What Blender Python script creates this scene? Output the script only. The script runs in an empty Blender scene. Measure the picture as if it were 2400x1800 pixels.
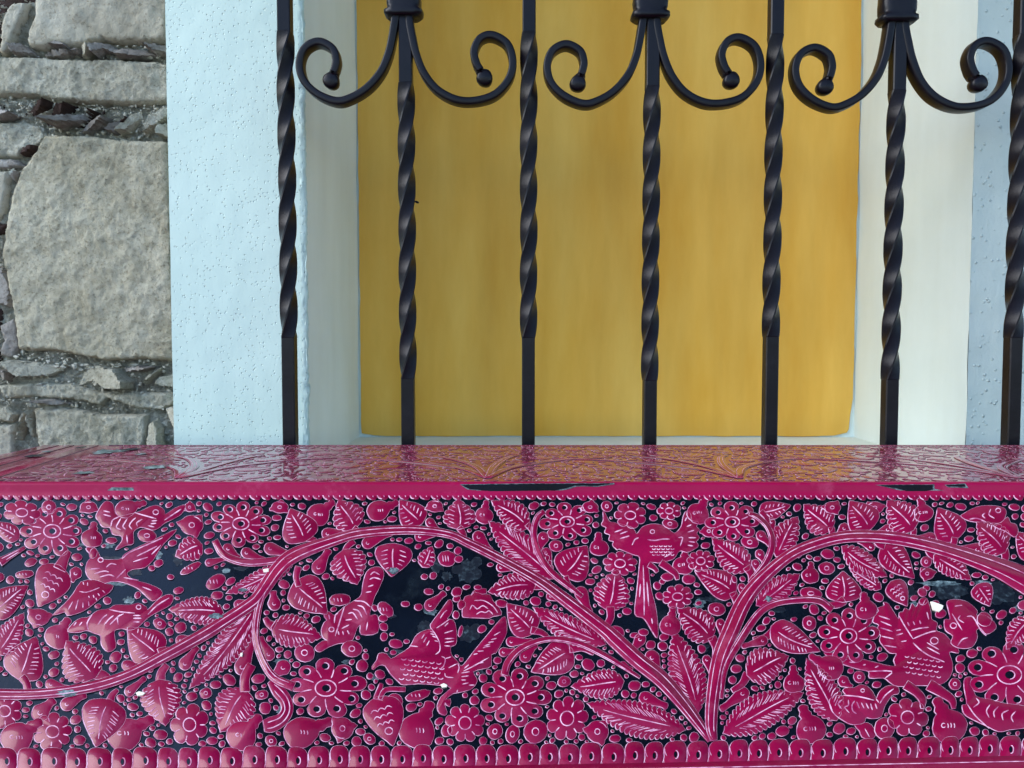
import bpy, math, random
import numpy as np
from mathutils import Vector, noise
from mathutils.geometry import delaunay_2d_cdt
random.seed(7)
R = random.Random(11)
scene = bpy.context.scene
col = scene.collection
PI = math.pi

# ------------------------------------------------------------------ camera
F = 1800.0                      # focal length in pixels of the 2400 x 1800 photograph
PITCH = math.radians(2.7)
CZ = 0.76
cam_d = bpy.data.cameras.new('camera')
cam = bpy.data.objects.new('camera', cam_d); col.objects.link(cam)
cam_d.sensor_width = 36.0
cam_d.lens = 36.0 * F / 2400.0
cam_d.clip_start = 0.02
cam_d.clip_end = 500
cam.location = (0, 0, CZ)
cam.rotation_euler = (math.radians(90) - PITCH, 0, 0)
scene.camera = cam

# ------------------------------------------------------------------ sky and sun
SUN_EL, SUN_AZ = math.radians(32), math.radians(250)   # azimuth from +Y clockwise: left and behind the camera
w = bpy.data.worlds.new('World'); scene.world = w
w.use_nodes = True
nt = w.node_tree
bg = nt.nodes['Background']
sky = nt.nodes.new('ShaderNodeTexSky')
sky.sky_type = 'NISHITA'; sky.sun_disc = False
sky.sun_elevation = SUN_EL; sky.sun_rotation = SUN_AZ
sky.air_density = 1.0; sky.dust_density = 0.4; sky.ozone_density = 3.0
nt.links.new(sky.outputs[0], bg.inputs[0]); bg.inputs[1].default_value = 0.15
sl = bpy.data.lights.new('sun', 'SUN'); sl.energy = 0.9; sl.angle = math.radians(40); sl.color = (1.0, 0.99, 0.96)
so = bpy.data.objects.new('sun', sl); col.objects.link(so)
sd = Vector((math.sin(SUN_AZ) * math.cos(SUN_EL), math.cos(SUN_AZ) * math.cos(SUN_EL), math.sin(SUN_EL)))
so.rotation_euler = (-sd).to_track_quat('-Z', 'Y').to_euler()
so.location = (-3, -3, 4)
vs = scene.view_settings
vs.view_transform = 'Standard'; vs.look = 'None'; vs.gamma = 1.0; vs.exposure = 1.56; vs.use_curve_mapping = False
scene.cycles.max_bounces = 8

# ------------------------------------------------------------------ helpers
def ray(px, py):
    x = (px - 1200) / F; u = (900 - py) / F
    c, s = math.cos(PITCH), math.sin(PITCH)
    return Vector((x, c + u * s, -s + u * c))
def at_y(px, py, Y):
    d = ray(px, py); return Vector((0, 0, CZ)) + d * (Y / d.y)

def mesh(name, verts, faces, mats, parent=None, fmat=None, smooth=False, loc=None):
    me = bpy.data.meshes.new(name)
    me.from_pydata([tuple(v) for v in verts], [], faces)
    for m in (mats if isinstance(mats, (list, tuple)) else [mats]): me.materials.append(m)
    if fmat is not None: me.polygons.foreach_set('material_index', fmat)
    if smooth is True: me.polygons.foreach_set('use_smooth', [True] * len(me.polygons))
    elif smooth: me.polygons.foreach_set('use_smooth', smooth)
    me.update()
    o = bpy.data.objects.new(name, me); col.objects.link(o)
    if parent is not None: o.parent = parent
    if loc is not None: o.location = loc
    return o
def thing(name, label, cat, loc=(0, 0, 0), group=None):
    o = bpy.data.objects.new(name, None); col.objects.link(o); o.location = loc
    o.empty_display_size = 0.05
    o['label'] = label; o['category'] = cat
    if group: o['group'] = group
    return o
def box(name, lo, hi, m, parent=None):
    x0, y0, z0 = lo; x1, y1, z1 = hi
    v = [(x0,y0,z0),(x1,y0,z0),(x1,y1,z0),(x0,y1,z0),(x0,y0,z1),(x1,y0,z1),(x1,y1,z1),(x0,y1,z1)]
    f = [(0,3,2,1),(4,5,6,7),(0,1,5,4),(1,2,6,5),(2,3,7,6),(3,0,4,7)]
    return mesh(name, v, f, m, parent)

# ------------------------------------------------------------------ materials
def mat(name):
    m = bpy.data.materials.new(name); m.use_nodes = True
    return m, m.node_tree, m.node_tree.nodes['Principled BSDF']
def N(nt, t, **k):
    n = nt.nodes.new(t)
    for a, b in k.items():
        if a in n.inputs: n.inputs[a].default_value = b
        else: setattr(n, a, b)
    return n
def ramp(nt, src, stops):
    r = nt.nodes.new('ShaderNodeValToRGB')
    e = r.color_ramp.elements
    while len(e) < len(stops): e.new(0.5)
    for i, (p, c) in enumerate(stops):
        e[i].position = p; e[i].color = (*c, 1) if len(c) == 3 else c
    nt.links.new(src, r.inputs[0]); return r.outputs[0]
def objco(nt, scale=(1, 1, 1)):
    tc = nt.nodes.new('ShaderNodeTexCoord'); mp = nt.nodes.new('ShaderNodeMapping')
    geo = nt.nodes.new('ShaderNodeNewGeometry')
    mp.inputs['Scale'].default_value = scale
    nt.links.new(geo.outputs['Position'], mp.inputs[0]); return mp.outputs[0]
def noi(nt, vec, scale, detail=4, rough=0.55):
    n = nt.nodes.new('ShaderNodeTexNoise'); n.inputs['Scale'].default_value = scale
    n.inputs['Detail'].default_value = detail; n.inputs['Roughness'].default_value = rough
    nt.links.new(vec, n.inputs['Vector']); return n.outputs['Fac']
def bump(nt, bsdf, h, dist, strength=1.0, prev=None):
    b = nt.nodes.new('ShaderNodeBump'); b.inputs['Distance'].default_value = dist; b.inputs['Strength'].default_value = strength
    nt.links.new(h, b.inputs['Height'])
    if prev is not None: nt.links.new(prev, b.inputs['Normal'])
    nt.links.new(b.outputs[0], bsdf.inputs['Normal']); return b.outputs[0]

def lacquer(name, c1, c2, rough, coat=0.6, bumpd=0.00012):
    m, t, b = mat(name); v = objco(t)
    mx = t.nodes.new('ShaderNodeMix'); mx.data_type = 'RGBA'
    t.links.new(ramp(t, noi(t, v, 34, 8, 0.72), [(0.56, (0, 0, 0)), (0.74, (0.20, 0.20, 0.20))]), mx.inputs[0])
    t.links.new(ramp(t, noi(t, v, 22, 5), [(0.3, c1), (0.7, c2)]), mx.inputs[6]); mx.inputs[7].default_value = (min(1, c2[0] + .42), c2[1] + .20, c2[2] + .28, 1) if c2[0] > .1 else (0.05, 0.07, 0.08, 1)
    t.links.new(mx.outputs[2], b.inputs['Base Color'])
    rr = t.nodes.new('ShaderNodeMapRange'); rr.inputs[3].default_value = rough * 0.75; rr.inputs[4].default_value = rough * 1.35
    t.links.new(noi(t, v, 60, 4), rr.inputs[0]); t.links.new(rr.outputs[0], b.inputs['Roughness'])
    b.inputs['Coat Weight'].default_value = coat; b.inputs['Coat Roughness'].default_value = 0.12 if rough > 0.26 else 0.07
    b.inputs['Coat IOR'].default_value = 1.5; b.inputs['Specular IOR Level'].default_value = 0.12
    bump(t, b, noi(t, v, 240, 3), bumpd)
    return m
M_MAG = lacquer('magenta_lacquer', (0.205, 0.0012, 0.031), (0.265, 0.0025, 0.045), 0.34, 0.40)
M_MAGT = lacquer('magenta_lacquer_lid', (0.23, 0.0015, 0.036), (0.30, 0.003, 0.052), 0.22, 0.8, 0.00003)
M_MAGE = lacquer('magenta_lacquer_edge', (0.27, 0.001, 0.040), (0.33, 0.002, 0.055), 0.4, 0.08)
M_BLK = lacquer('black_lacquer', (0.002, 0.0035, 0.007), (0.004, 0.007, 0.014), 0.22, 0.6)
M_LINE, t, b = mat('scratch_and_lit_edge'); b.inputs['Base Color'].default_value = (0.86, 0.50, 0.66, 1); b.inputs['Roughness'].default_value = 0.6
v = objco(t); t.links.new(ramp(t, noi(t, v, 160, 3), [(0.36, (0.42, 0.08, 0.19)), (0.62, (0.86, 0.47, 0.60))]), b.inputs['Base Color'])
M_WORN, t, b = mat('worn_lacquer'); v = objco(t)
t.links.new(ramp(t, noi(t, v, 240, 9, 0.78), [(0.50, (0.004, 0.006, 0.012)), (0.60, (0.03, 0.045, 0.055)), (0.74, (0.22, 0.28, 0.29))]), b.inputs['Base Color'])
b.inputs['Roughness'].default_value = 0.4
M_WORNL, t, b = mat('worn_lacquer_pale'); v = objco(t)
t.links.new(ramp(t, noi(t, v, 260, 8, 0.75), [(0.40, (0.010, 0.016, 0.024)), (0.52, (0.09, 0.13, 0.14)), (0.70, (0.34, 0.41, 0.41))]), b.inputs['Base Color'])
b.inputs['Roughness'].default_value = 0.5
M_WORNP, t, b = mat('worn_lacquer_bare'); v = objco(t)
t.links.new(ramp(t, noi(t, objco(t, (1, 0.35, 1)), 170, 8, 0.75), [(0.38, (0.03, 0.045, 0.045)), (0.52, (0.16, 0.22, 0.21)), (0.68, (0.5, 0.6, 0.58))]), b.inputs['Base Color'])
b.inputs['Roughness'].default_value = 0.5
M_CHIP, t, b = mat('bare_gesso'); b.inputs['Base Color'].default_value = (0.82, 0.72, 0.60, 1); b.inputs['Roughness'].default_value = 0.8

def plaster(name, c1, c2, fine=0.0006, pits=False, warm=None, streak=0.0):
    m, t, b = mat(name); v = objco(t); vst = objco(t, (1, 1, 0.16))
    fac = noi(t, v, 5, 6, 0.6) if streak < 0.3 else noi(t, objco(t, (1, 1, 0.22)), 8, 7, 0.6)
    colr = ramp(t, fac, [(0.3, c1), (0.7, c2)])
    if streak:
        mx = t.nodes.new('ShaderNodeMix'); mx.data_type = 'RGBA'; mx.blend_type = 'MULTIPLY'; mx.inputs[0].default_value = streak
        t.links.new(colr, mx.inputs[6]); t.links.new(ramp(t, noi(t, vst, 11, 5, 0.55), [(0.32, (0.60, 0.55, 0.45)), (0.62, (1, 1, 1))]), mx.inputs[7])
        colr = mx.outputs[2]
    t.links.new(colr, b.inputs['Base Color'])
    b.inputs['Roughness'].default_value = 0.75; b.inputs['Specular IOR Level'].default_value = 0.3
    n1 = bump(t, b, noi(t, objco(t, (1, 1, 0.35)), 34, 4, 0.5), fine * 2.2, 0.8)
    n2 = bump(t, b, noi(t, v, 330, 3, 0.6), fine * 0.35, 0.8, n1)
    if pits:
        vo = t.nodes.new('ShaderNodeTexVoronoi'); vo.inputs['Scale'].default_value = 210 if pits == 'pit' else 120; vo.inputs['Randomness'].default_value = 1
        t.links.new(v, vo.inputs['Vector'])
        s = ramp(t, vo.outputs['Distance'], [(0.05, (1, 1, 1) if pits == 'grain' else (0, 0, 0)), (0.26, (0.5, 0.5, 0.5))])
        gate = ramp(t, noi(t, v, 20, 3), [(0.30, (0, 0, 0)), (0.50, (1, 1, 1))])
        mx = t.nodes.new('ShaderNodeMix'); mx.data_type = 'RGBA'; t.links.new(gate, mx.inputs[0])
        mx.inputs[6].default_value = (0.5, 0.5, 0.5, 1); t.links.new(s, mx.inputs[7])
        bump(t, b, mx.outputs[2], 0.0019 if pits == 'pit' else 0.003, 1.0, n2)
    return m
M_WHITE = plaster('white_plaster', (0.54, 0.67, 0.60), (0.61, 0.73, 0.65), 0.0005, 'pit')
M_WHITE_R = plaster('rough_white_plaster', (0.46, 0.54, 0.50), (0.56, 0.63, 0.58), 0.0016, 'grain')
M_REVEAL = plaster('smooth_white_plaster', (0.72, 0.80, 0.75), (0.80, 0.87, 0.82), 0.0004, None, None, 0.18)
M_YEL = plaster('ochre_paint', (0.74, 0.35, 0.028), (0.90, 0.54, 0.11), 0.0003, None, None, 0.42)

def stone(name, c1, c2, c3, scale=40, bd=0.0022, rough=0.9):
    m, t, b = mat(name); v = objco(t)
    oi = t.nodes.new('ShaderNodeObjectInfo')
    fac = noi(t, v, scale, 8, 0.65)
    c = ramp(t, fac, [(0.30, c1), (0.5, c2), (0.72, c3)])
    mx = t.nodes.new('ShaderNodeMix'); mx.data_type = 'RGBA'; mx.blend_type = 'MULTIPLY'; mx.inputs[0].default_value = 1
    t.links.new(c, mx.inputs[6]); t.links.new(ramp(t, noi(t, v, 9, 4), [(0.3, (0.72, 0.70, 0.66)), (0.65, (1, 1, 1))]), mx.inputs[7])
    m3 = t.nodes.new('ShaderNodeMix'); m3.data_type = 'RGBA'; m3.blend_type = 'MULTIPLY'; m3.inputs[0].default_value = 0.8
    t.links.new(mx.outputs[2], m3.inputs[6]); t.links.new(ramp(t, noi(t, v, scale * 5, 5, 0.7), [(0.34, (0.5, 0.47, 0.42)), (0.45, (1, 1, 1))]), m3.inputs[7])
    t.links.new(m3.outputs[2], b.inputs['Base Color'])
    b.inputs['Roughness'].default_value = rough; b.inputs['Specular IOR Level'].default_value = 0.25
    n1 = bump(t, b, noi(t, v, scale * 4, 6, 0.68), bd * 2.0, 1.0)
    bump(t, b, noi(t, v, scale * 12, 4, 0.7), bd * 0.8, 1.0, n1)
    return m
M_ST = stone('grey_tuff', (0.46, 0.42, 0.30), (0.61, 0.565, 0.42), (0.72, 0.68, 0.53), 60)
M_ST2 = stone('smooth_grey_stone', (0.32, 0.295, 0.225), (0.43, 0.40, 0.315), (0.56, 0.53, 0.43), 26, 0.0012)
M_ST3 = stone('pale_stone', (0.46, 0.435, 0.33), (0.64, 0.61, 0.48), (0.80, 0.78, 0.65), 60, 0.0026)
M_CHS = stone('stone_chip_grey', (0.16, 0.145, 0.125), (0.30, 0.275, 0.245), (0.46, 0.44, 0.40), 60, 0.001)
M_RED = stone('dark_tezontle', (0.035, 0.02, 0.017), (0.06, 0.036, 0.03), (0.10, 0.065, 0.055), 50, 0.0015)
M_MORT = stone('lime_mortar', (0.28, 0.27, 0.21), (0.58, 0.565, 0.46), (0.86, 0.85, 0.74), 70, 0.003)
M_CRUMB = stone('mortar_crumb', (0.40, 0.38, 0.30), (0.60, 0.58, 0.48), (0.80, 0.79, 0.68), 90, 0.001)
M_IRON, t, b = mat('wrought_iron'); v = objco(t)
t.links.new(ramp(t, noi(t, v, 30, 5), [(0.3, (0.003, 0.0022, 0.004)), (0.7, (0.007, 0.0055, 0.009))]), b.inputs['Base Color'])
b.inputs['Roughness'].default_value = 0.34; b.inputs['Specular IOR Level'].default_value = 0.20
bump(t, b, noi(t, v, 150, 3), 0.00025)
M_FLOOR = stone('terracotta_floor', (0.16, 0.13, 0.11), (0.22, 0.19, 0.16), (0.28, 0.25, 0.21), 12, 0.001)
M_CEIL, t, b = mat('unseen_dark_ceiling'); b.inputs['Base Color'].default_value = (0.06, 0.045, 0.035, 1); b.inputs['Roughness'].default_value = 0.8

# ------------------------------------------------------------------ floor, and an added light-shaping ceiling
o = box('floor', (-6, -6, -0.1), (6, 0.985, 0), M_FLOOR); o['kind'] = 'structure'
o = box('ground', (-80, -80, -0.3), (80, 80, -0.105), M_FLOOR); o['kind'] = 'structure'
CE = dict(x0=-0.92, x1=4.0, y0=-0.25, y1=1.6, z=2.6)  # out of view; edges set to darken lacquer reflections and let light in left
o = box('unseen_ceiling', (CE['x0'], CE['y0'], CE['z']), (CE['x1'], CE['y1'], CE['z'] + 0.15), M_CEIL); o['kind'] = 'structure'

# ------------------------------------------------------------------ plastered wall with niche
YW, YB = 0.95, 1.265        # wall face, niche back
wall = thing('plastered_wall', 'white plastered wall with a deep niche painted ochre at its back', 'wall', (0.2, YW, 0))
WO = Vector((0.2, YW, 0))
def wsheet(name, P, nu, nv, m, amp=0.0, fr=18, edge=None, flip=False):
    """grid between four corners P (bl, br, tr, tl), displaced a little along its normal"""
    P = [Vector(p) for p in P]
    nrm = (P[1] - P[0]).cross(P[3] - P[0]).normalized()
    if flip: nrm = -nrm
    vs_, fs = [], []
    for j in range(nv + 1):
        for i in range(nu + 1):
            a, c = i / nu, j / nv
            p = (P[0] * (1 - a) + P[1] * a) * (1 - c) + (P[3] * (1 - a) + P[2] * a) * c
            p = p + nrm * (amp * noise.fractal(p * fr, 0.8, 2.0, 3))
            if edge: p = edge(p, a, c)
            vs_.append(p - WO)
    for j in range(nv):
        for i in range(nu):
            k = j * (nu + 1) + i
            q = (k, k + 1, k + nu + 2, k + nu + 1)
            fs.append(q[::-1] if flip else q)
    return mesh(name, vs_, fs, m, wall, smooth=True)
XL0 = at_y(397, 500, YW).x            # left edge of the plaster
XL1 = at_y(713, 500, YW).x            # left arris of the niche
XR = at_y(2280, 500, YW).x            # right arris of the niche
XBL = at_y(838, 500, YB).x; XBR = at_y(2012, 500, YB).x
ZS = at_y(1200, 1024, YB).z           # sill height at the back
ZT = 2.59
def rough_left(p, a, c):
    if a > 0.985:
        k = noise.fractal(Vector((3.1, 0, p.z * 34)), 0.9, 2.1, 4)
        p = p + Vector((0.0022 * k + 0.001, -0.0014 * abs(noise.noise(Vector((7, 1, p.z * 120)))), 0))
    return p
wsheet('wall_face', [(XL0, YW, 0), (XL1, YW, 0), (XL1, YW, ZT), (XL0, YW, ZT)], 60, 620, M_WHITE, 0.0008, 14, rough_left)
# plaster lip that runs down the arris of the niche, lumpy and chipped
vs_, fs = [], []
nz = 700
for j in range(nz + 1):
    z = 0.35 + (ZT - 0.5) * j / nz
    a = 0.0022 + 0.0018 * noise.fractal(Vector((1.7, 0, z * 40)), 0.9, 2.1, 4)
    b2 = 0.0040 + 0.0022 * noise.fractal(Vector((5.2, 0, z * 26)), 0.9, 2.1, 4)
    for q in range(7):
        an = -0.1 + (PI * 0.62) * q / 6
        k = 1 + 0.35 * noise.noise(Vector((q * 1.3, 4, z * 150)))
        vs_.append(Vector((XL1 - 0.004 + math.sin(an) * (0.0045 + b2 * 0.5) * k, YW + 0.0025 - math.cos(an) * (0.003 + a * 0.4) * k, z)) - WO)
for j in range(nz):
    for q in range(6):
        k = j * 7 + q; fs.append((k, k + 1, k + 8, k + 7))
mesh('chipped_arris', vs_, fs, M_WHITE, wall, smooth=True)
wsheet('wall_face', [(XR - 0.0015, YW, 0), (2.6, YW, 0), (2.6, YW, ZT), (XR, YW, ZT)], 260, 300, M_WHITE_R, 0.0018, 26)
wsheet('reveal', [(XL1 - 0.001, YW, ZS - 0.05), (XBL, YB, ZS - 0.05), (XBL, YB, ZT), (XL1 - 0.001, YW, ZT)], 20, 80, M_REVEAL, 0.0015, 9)
wsheet('reveal', [(XBR, YB, ZS - 0.05), (XR, YW, ZS - 0.05), (XR, YW, ZT), (XBR, YB, ZT)], 20, 80, M_REVEAL, 0.0022, 9)
wsheet('niche_back', [(XBL - 0.01, YB, ZS - 0.05), (XBR + 0.01, YB, ZS - 0.05), (XBR + 0.01, YB, ZT), (XBL - 0.01, YB, ZT)], 40, 50, M_REVEAL, 0.0006, 9)
wsheet('sill', [(XL1 - 0.004, YW + 0.002, ZS - 0.002), (XR + 0.004, YW + 0.002, ZS - 0.002), (XBR + 0.02, YB + 0.01, ZS), (XBL - 0.02, YB + 0.01, ZS)], 60, 16, M_REVEAL, 0.0008, 14)
o = box('wall_face', (XL1 - 0.001 - 0.2, 0.002, 0), (XR + 0.001 - 0.2, 0.3, ZS - 0.006), M_WHITE, wall)
box('wall_core', (XR + 0.0035 - WO.x, 0.0035, ZS - 0.05), (2.6 - WO.x, 0.30, ZT), M_WHITE_R, wall)
box('wall_core', (XL0 + 0.004 - WO.x, 0.0035, ZS - 0.05), (XL1 - 0.0045 - WO.x, 0.30, ZT), M_WHITE, wall)
# ochre paint: one coat with a wavering brushed edge
def yedge():
    pts = []
    for i in range(41):                                  # bottom, left to right
        px = 848 + (1985 - 848) * i / 40
        py = 1022 + 3.0 * noise.fractal(Vector((px * 0.012, 3, 0)), 0.9, 2, 3) + (0 if px < 1940 else -(px - 1940) ** 2 * 0.004)
        if px < 880: py -= (880 - px) * 0.2
        pts.append(at_y(px, py, YB - 0.0035))
    for i in range(70):                                  # right edge going up
        py = 1006 - i * 18
        px = 1997 + 22 * min(1, (1006 - py) / 900) + 3.2 * noise.fractal(Vector((9, py * 0.010, 0)), 0.9, 2, 4)
        if py > 930: px -= (py - 930) * 0.10
        pts.append(at_y(px, py, YB - 0.0035))
    for i in range(70):
        py = -236 + i * 18
        px = 841 + (py - 500) * 0.011 + 2.0 * noise.fractal(Vector((2, py * 0.012, 0)), 0.9, 2, 3)
        pts.append(at_y(px, py, YB - 0.0035))
    return pts
P = yedge()
# drape the coat over a fine grid cut to that outline
def cut_grid(pts2, step, jitter=0.0, rnd=R):
    """pts2: outline [(x, y)]; returns (verts2, tris, n_outline) by constrained Delaunay"""
    n = len(pts2)
    A = np.array(pts2)
    lo, hi = A.min(0), A.max(0)
    gx = np.arange(lo[0] + step * .5, hi[0], step); gy = np.arange(lo[1] + step * .5, hi[1], step)
    X, Y = np.meshgrid(gx, gy)
    X = X + (np.arange(len(gy))[:, None] % 2) * step * 0.5
    X, Y = X.ravel(), Y.ravel()
    if jitter:
        rs = np.random.RandomState(rnd.randrange(10 ** 6))
        X = X + rs.uniform(-jitter, jitter, X.shape) * step; Y = Y + rs.uniform(-jitter, jitter, Y.shape) * step
    ins = inside(A, X, Y)
    D = edge_dist(A, X, Y)
    ok = ins & (D > step * 0.35)
    pts = [Vector(p) for p in pts2] + [Vector((float(a), float(c))) for a, c in zip(X[ok], Y[ok])]
    res = delaunay_2d_cdt(pts, [(i, (i + 1) % n) for i in range(n)], [], 1, 1e-7)
    vo, tris = res[0], [tuple(f) for f in res[2]]
    return [(p.x, p.y) for p in vo], tris
def inside(A, X, Y):
    r = np.zeros(X.shape, bool); n = len(A); j = n - 1
    for i in range(n):
        xi, yi = A[i]; xj, yj = A[j]
        if yi != yj:
            c = ((yi > Y) != (yj > Y)) & (X < (xj - xi) * (Y - yi) / (yj - yi) + xi)
            r ^= c
        j = i
    return r
def edge_dist(A, X, Y):
    d = np.full(X.shape, 1e9); n = len(A)
    for i in range(n):
        a, c = A[i], A[(i + 1) % n]; e = c - a; l2 = max(1e-12, float(e @ e))
        t_ = np.clip(((X - a[0]) * e[0] + (Y - a[1]) * e[1]) / l2, 0, 1)
        d = np.minimum(d, np.hypot(X - a[0] - t_ * e[0], Y - a[1] - t_ * e[1]))
    return d
v2, tr = cut_grid([(p.x, p.z) for p in P], 0.03)
def tri_ccw(vv, f):
    a, b_, c = (vv[i] for i in f)
    return (b_[0] - a[0]) * (c[1] - a[1]) - (b_[1] - a[1]) * (c[0] - a[0]) > 0
fr = [f if tri_ccw(v2, f) else f[::-1] for f in tr]
mesh('ochre_paint', [Vector((x, YB - 0.0035 + 0.0006 * noise.noise(Vector((x * 9, 1, z * 9))), z)) - WO for x, z in v2], fr, M_YEL, wall, smooth=True)

# ------------------------------------------------------------------ rubble stone wall
YS = 0.979
swall = thing('stone_wall', 'rough rubble stone wall of grey blocks, thin chips and crumbly mortar', 'wall', (-0.55, YS, 0))
SO = Vector((-0.55, YS, 0))
def S0(pts): return [((-140 if u <= 0 else (u + (62 if u >= 1225 else 0)) / 3.19), (-160 if v_ <= 0 else v_ / 3.19)) for u, v_ in pts]
def S1(pts): return [((-140 if u <= 0 else (u + (70 if u >= 1215 else 0)) / 3.072), 520 + v_ / 3.072) for u, v_ in pts]
def rough_outline(pts, step, amp):
    out = []
    n = len(pts)
    for i in range(n):
        a, c = Vector(pts[i]), Vector(pts[(i + 1) % n])
        L = (c - a).length; k = max(1, int(L / step))
        for q in range(k):
            p = a.lerp(c, q / k)
            out.append((p.x + amp * noise.noise(Vector((p.x * .11, p.y * .11, 1.5))) + amp * .6 * noise.noise(Vector((p.x * .3, p.y * .3, 8))),
                        p.y + amp * noise.noise(Vector((p.x * .11, p.y * .11, 7.5))) + amp * .6 * noise.noise(Vector((p.x * .3, p.y * .3, 3)))))
    return out
def add_stone(name, pts, m, front, relief, rnd=6.0, step=6.0, tilt=(0, 0), facet=False):
    """front: metres the face stands proud of the mortar plane; rnd: px over which the edge rounds off"""
    ol = rough_outline(pts, max(3.5, step * 0.8), 1.6 if step > 4 else 0.8)
    v2, tr = cut_grid(ol, step, 0.25)
    A = np.array(ol); V = np.array(v2)
    D = edge_dist(A, V[:, 0], V[:, 1])
    cx, cy = V.mean(0)
    vv = []
    for (x, y), d in zip(v2, D):
        e = min(1.0, d / rnd); prof = math.sqrt(max(0, 1 - (1 - e) ** 2))
        q = Vector((x * 0.02, y * 0.02, front * 90))
        hgt = front * (0.25 + 0.75 * prof)
        if facet: hgt += relief * 1.5 * abs(noise.noise(q * 2.2))
        else: hgt += prof * relief * (0.7 * noise.fractal(q * 1.2, 0.7, 2.1, 3) + 0.42 * noise.fractal(q * 14, 0.8, 2.1, 3))
        hgt += prof * (tilt[0] * (x - cx) + tilt[1] * (y - cy)) * 0.0004
        p = at_y(x, y, YS); p.y = YS - hgt
        vv.append(p - SO)
    fs = []
    for f in tr:
        fs.append(f[::-1] if tri_ccw(v2, f) else f)     # image y runs down
    n0 = len(vv); n = len(ol)
    # side wall back into the mortar
    idx = []
    base = {}
    for i, (x, y) in enumerate(v2): base.setdefault((round(x, 3), round(y, 3)), i)
    ring = [base.get((round(x, 3), round(y, 3))) for x, y in ol]
    ring = [r_ for r_ in ring if r_ is not None]
    for r_ in ring:
        p = vv[r_].copy(); p.y = 0.03; vv.append(p)
    m_ = len(ring)
    for i in range(m_):
        a, c = ring[i], ring[(i + 1) % m_]
        fs.append((a, c, n0 + (i + 1) % m_, n0 + i))
    return mesh(name, vv, fs, m, swall, smooth=not facet)
# mortar bed
OUTER = []
nx, ny = 220, 480
vv, fs = [], []
for j in range(ny + 1):
    for i in range(nx + 1):
        px = -150 + (425 + 150) * i / nx; py = -160 + (1250 + 160) * j / ny
        p = at_y(px, py, YS)
        h_ = 0.005 * noise.fractal(Vector((px * .03, py * .03, 0)), 0.8, 2, 3) + 0.0075 * abs(noise.fractal(Vector((px * .16, py * .16, 4)), 0.45, 2.2, 4)) - 0.0005
        p.y = YS - h_
        vv.append(p - SO)
for j in range(ny):
    for i in range(nx):
        k = j * (nx + 1) + i; fs.append((k, k + nx + 1, k + nx + 2, k + 1))
mesh('mortar', vv, fs, M_MORT, swall, smooth=True)
box('rubble_core', (-3.0 - SO.x, 0.03, 0), (XL0 + 0.004 - SO.x, 0.3, ZT), M_MORT, swall)
box('rubble_face', (-3.0 - SO.x, -0.001, 0), (at_y(-149, 500, YS).x - SO.x, 0.0295, ZT), M_MORT, swall)
RW_ = random.Random(4); yy_ = -420.0
while yy_ < 1750:
    hh_ = RW_.uniform(120, 260); xx_ = -146.0 if not (-160 < yy_ < 1250) else -150.0
    while xx_ > -1150:
        ww_ = RW_.uniform(140, 330)
        a_, b_, c_, d_ = xx_ - ww_ + 8, xx_ - 8, yy_ + 8, yy_ + hh_ - 8
        j_ = lambda: RW_.uniform(-12, 12)
        SHP = [(a_ + 14, c_ + j_()), ((a_ + b_) / 2, c_ + j_()), (b_ - 16, c_ + j_()), (b_, c_ + 22), (b_ + min(0, j_()), (c_ + d_) / 2), (b_ - 4, d_ - 18), (b_ - 20, d_ + j_()), ((a_ + b_) / 2, d_ + j_()), (a_ + 18, d_ + j_()), (a_, d_ - 20), (a_ + abs(j_()), (c_ + d_) / 2), (a_, c_ + 20)]
        OUTER.append(SHP); xx_ -= ww_
    yy_ += hh_

add_stone('stone', S0([(330,0),(1240,0),(1240,352),(1100,348),(930,352),(820,330),(640,370),(560,380),(440,362),(380,400),(270,385),(235,350),(262,240),(300,150)]), M_ST2, 0.016, 0.0028, 9, 7)
add_stone('stone', S0([(95,100),(140,55),(250,35),(240,90),(180,230),(140,330),(90,430),(30,425),(50,330),(50,230)]), M_ST2, 0.014, 0.002, 6, 5)
add_stone('stone', S0([(0,0),(310,0),(296,36),(240,24),(136,42),(84,92),(44,200),(36,262),(0,270)]), M_RED, 0.004, 0.001, 5, 8)
add_stone('stone', S0([(0,280),(38,285),(22,420),(0,426)]), M_RED, 0.008, 0.001, 5, 6)
add_stone('stone', S0([(0,436),(200,450),(400,456),(600,472),(900,467),(1243,492),(1243,790),(1000,800),(700,790),(460,775),(300,740),(100,735),(0,745)]), M_ST3, 0.015, 0.0042, 8, 5.5)
big = S0([(395,1025),(700,1035),(1000,1070),(1255,1078)]) + S1([(1218,0),(1240,600),(1246,1006),(1050,988),(800,1000),(450,930),(185,925),(150,600),(75,250),(108,10)]) + S0([(150,1480),(220,1290),(330,1150)])
add_stone('stone', big, M_ST, 0.020, 0.0034, 8, 5.5)
add_stone('stone', S0([(0,960),(200,920),(340,960),(380,1060),(330,1100),(200,1150),(180,1190),(0,1190)]), M_ST3, 0.011, 0.005, 7, 5)
add_stone('stone', S0([(0,1220),(150,1200),(230,1260),(100,1285),(0,1283)]), M_CHS, 0.014, 0.001, 4, 5)
add_stone('stone', S0([(0,1310),(110,1290),(100,1400),(60,1600),(20,1659),(0,1659)]), M_ST2, 0.012, 0.001, 5, 6)
add_stone('stone', S1([(35,745),(150,685),(165,750),(180,900),(130,985),(40,970),(35,920),(65,850)]), M_CHS, 0.012, 0.003, 5, 4.5)
add_stone('stone', S1([(0,320),(50,330),(112,500),(92,620),(30,600),(0,560)]), M_CHS, 0.009, 0.001, 4, 5, facet=True)
add_stone('stone', S1([(0,30),(95,10),(40,90),(0,140)]), M_RED, 0.008, 0.001, 4, 5)
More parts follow.
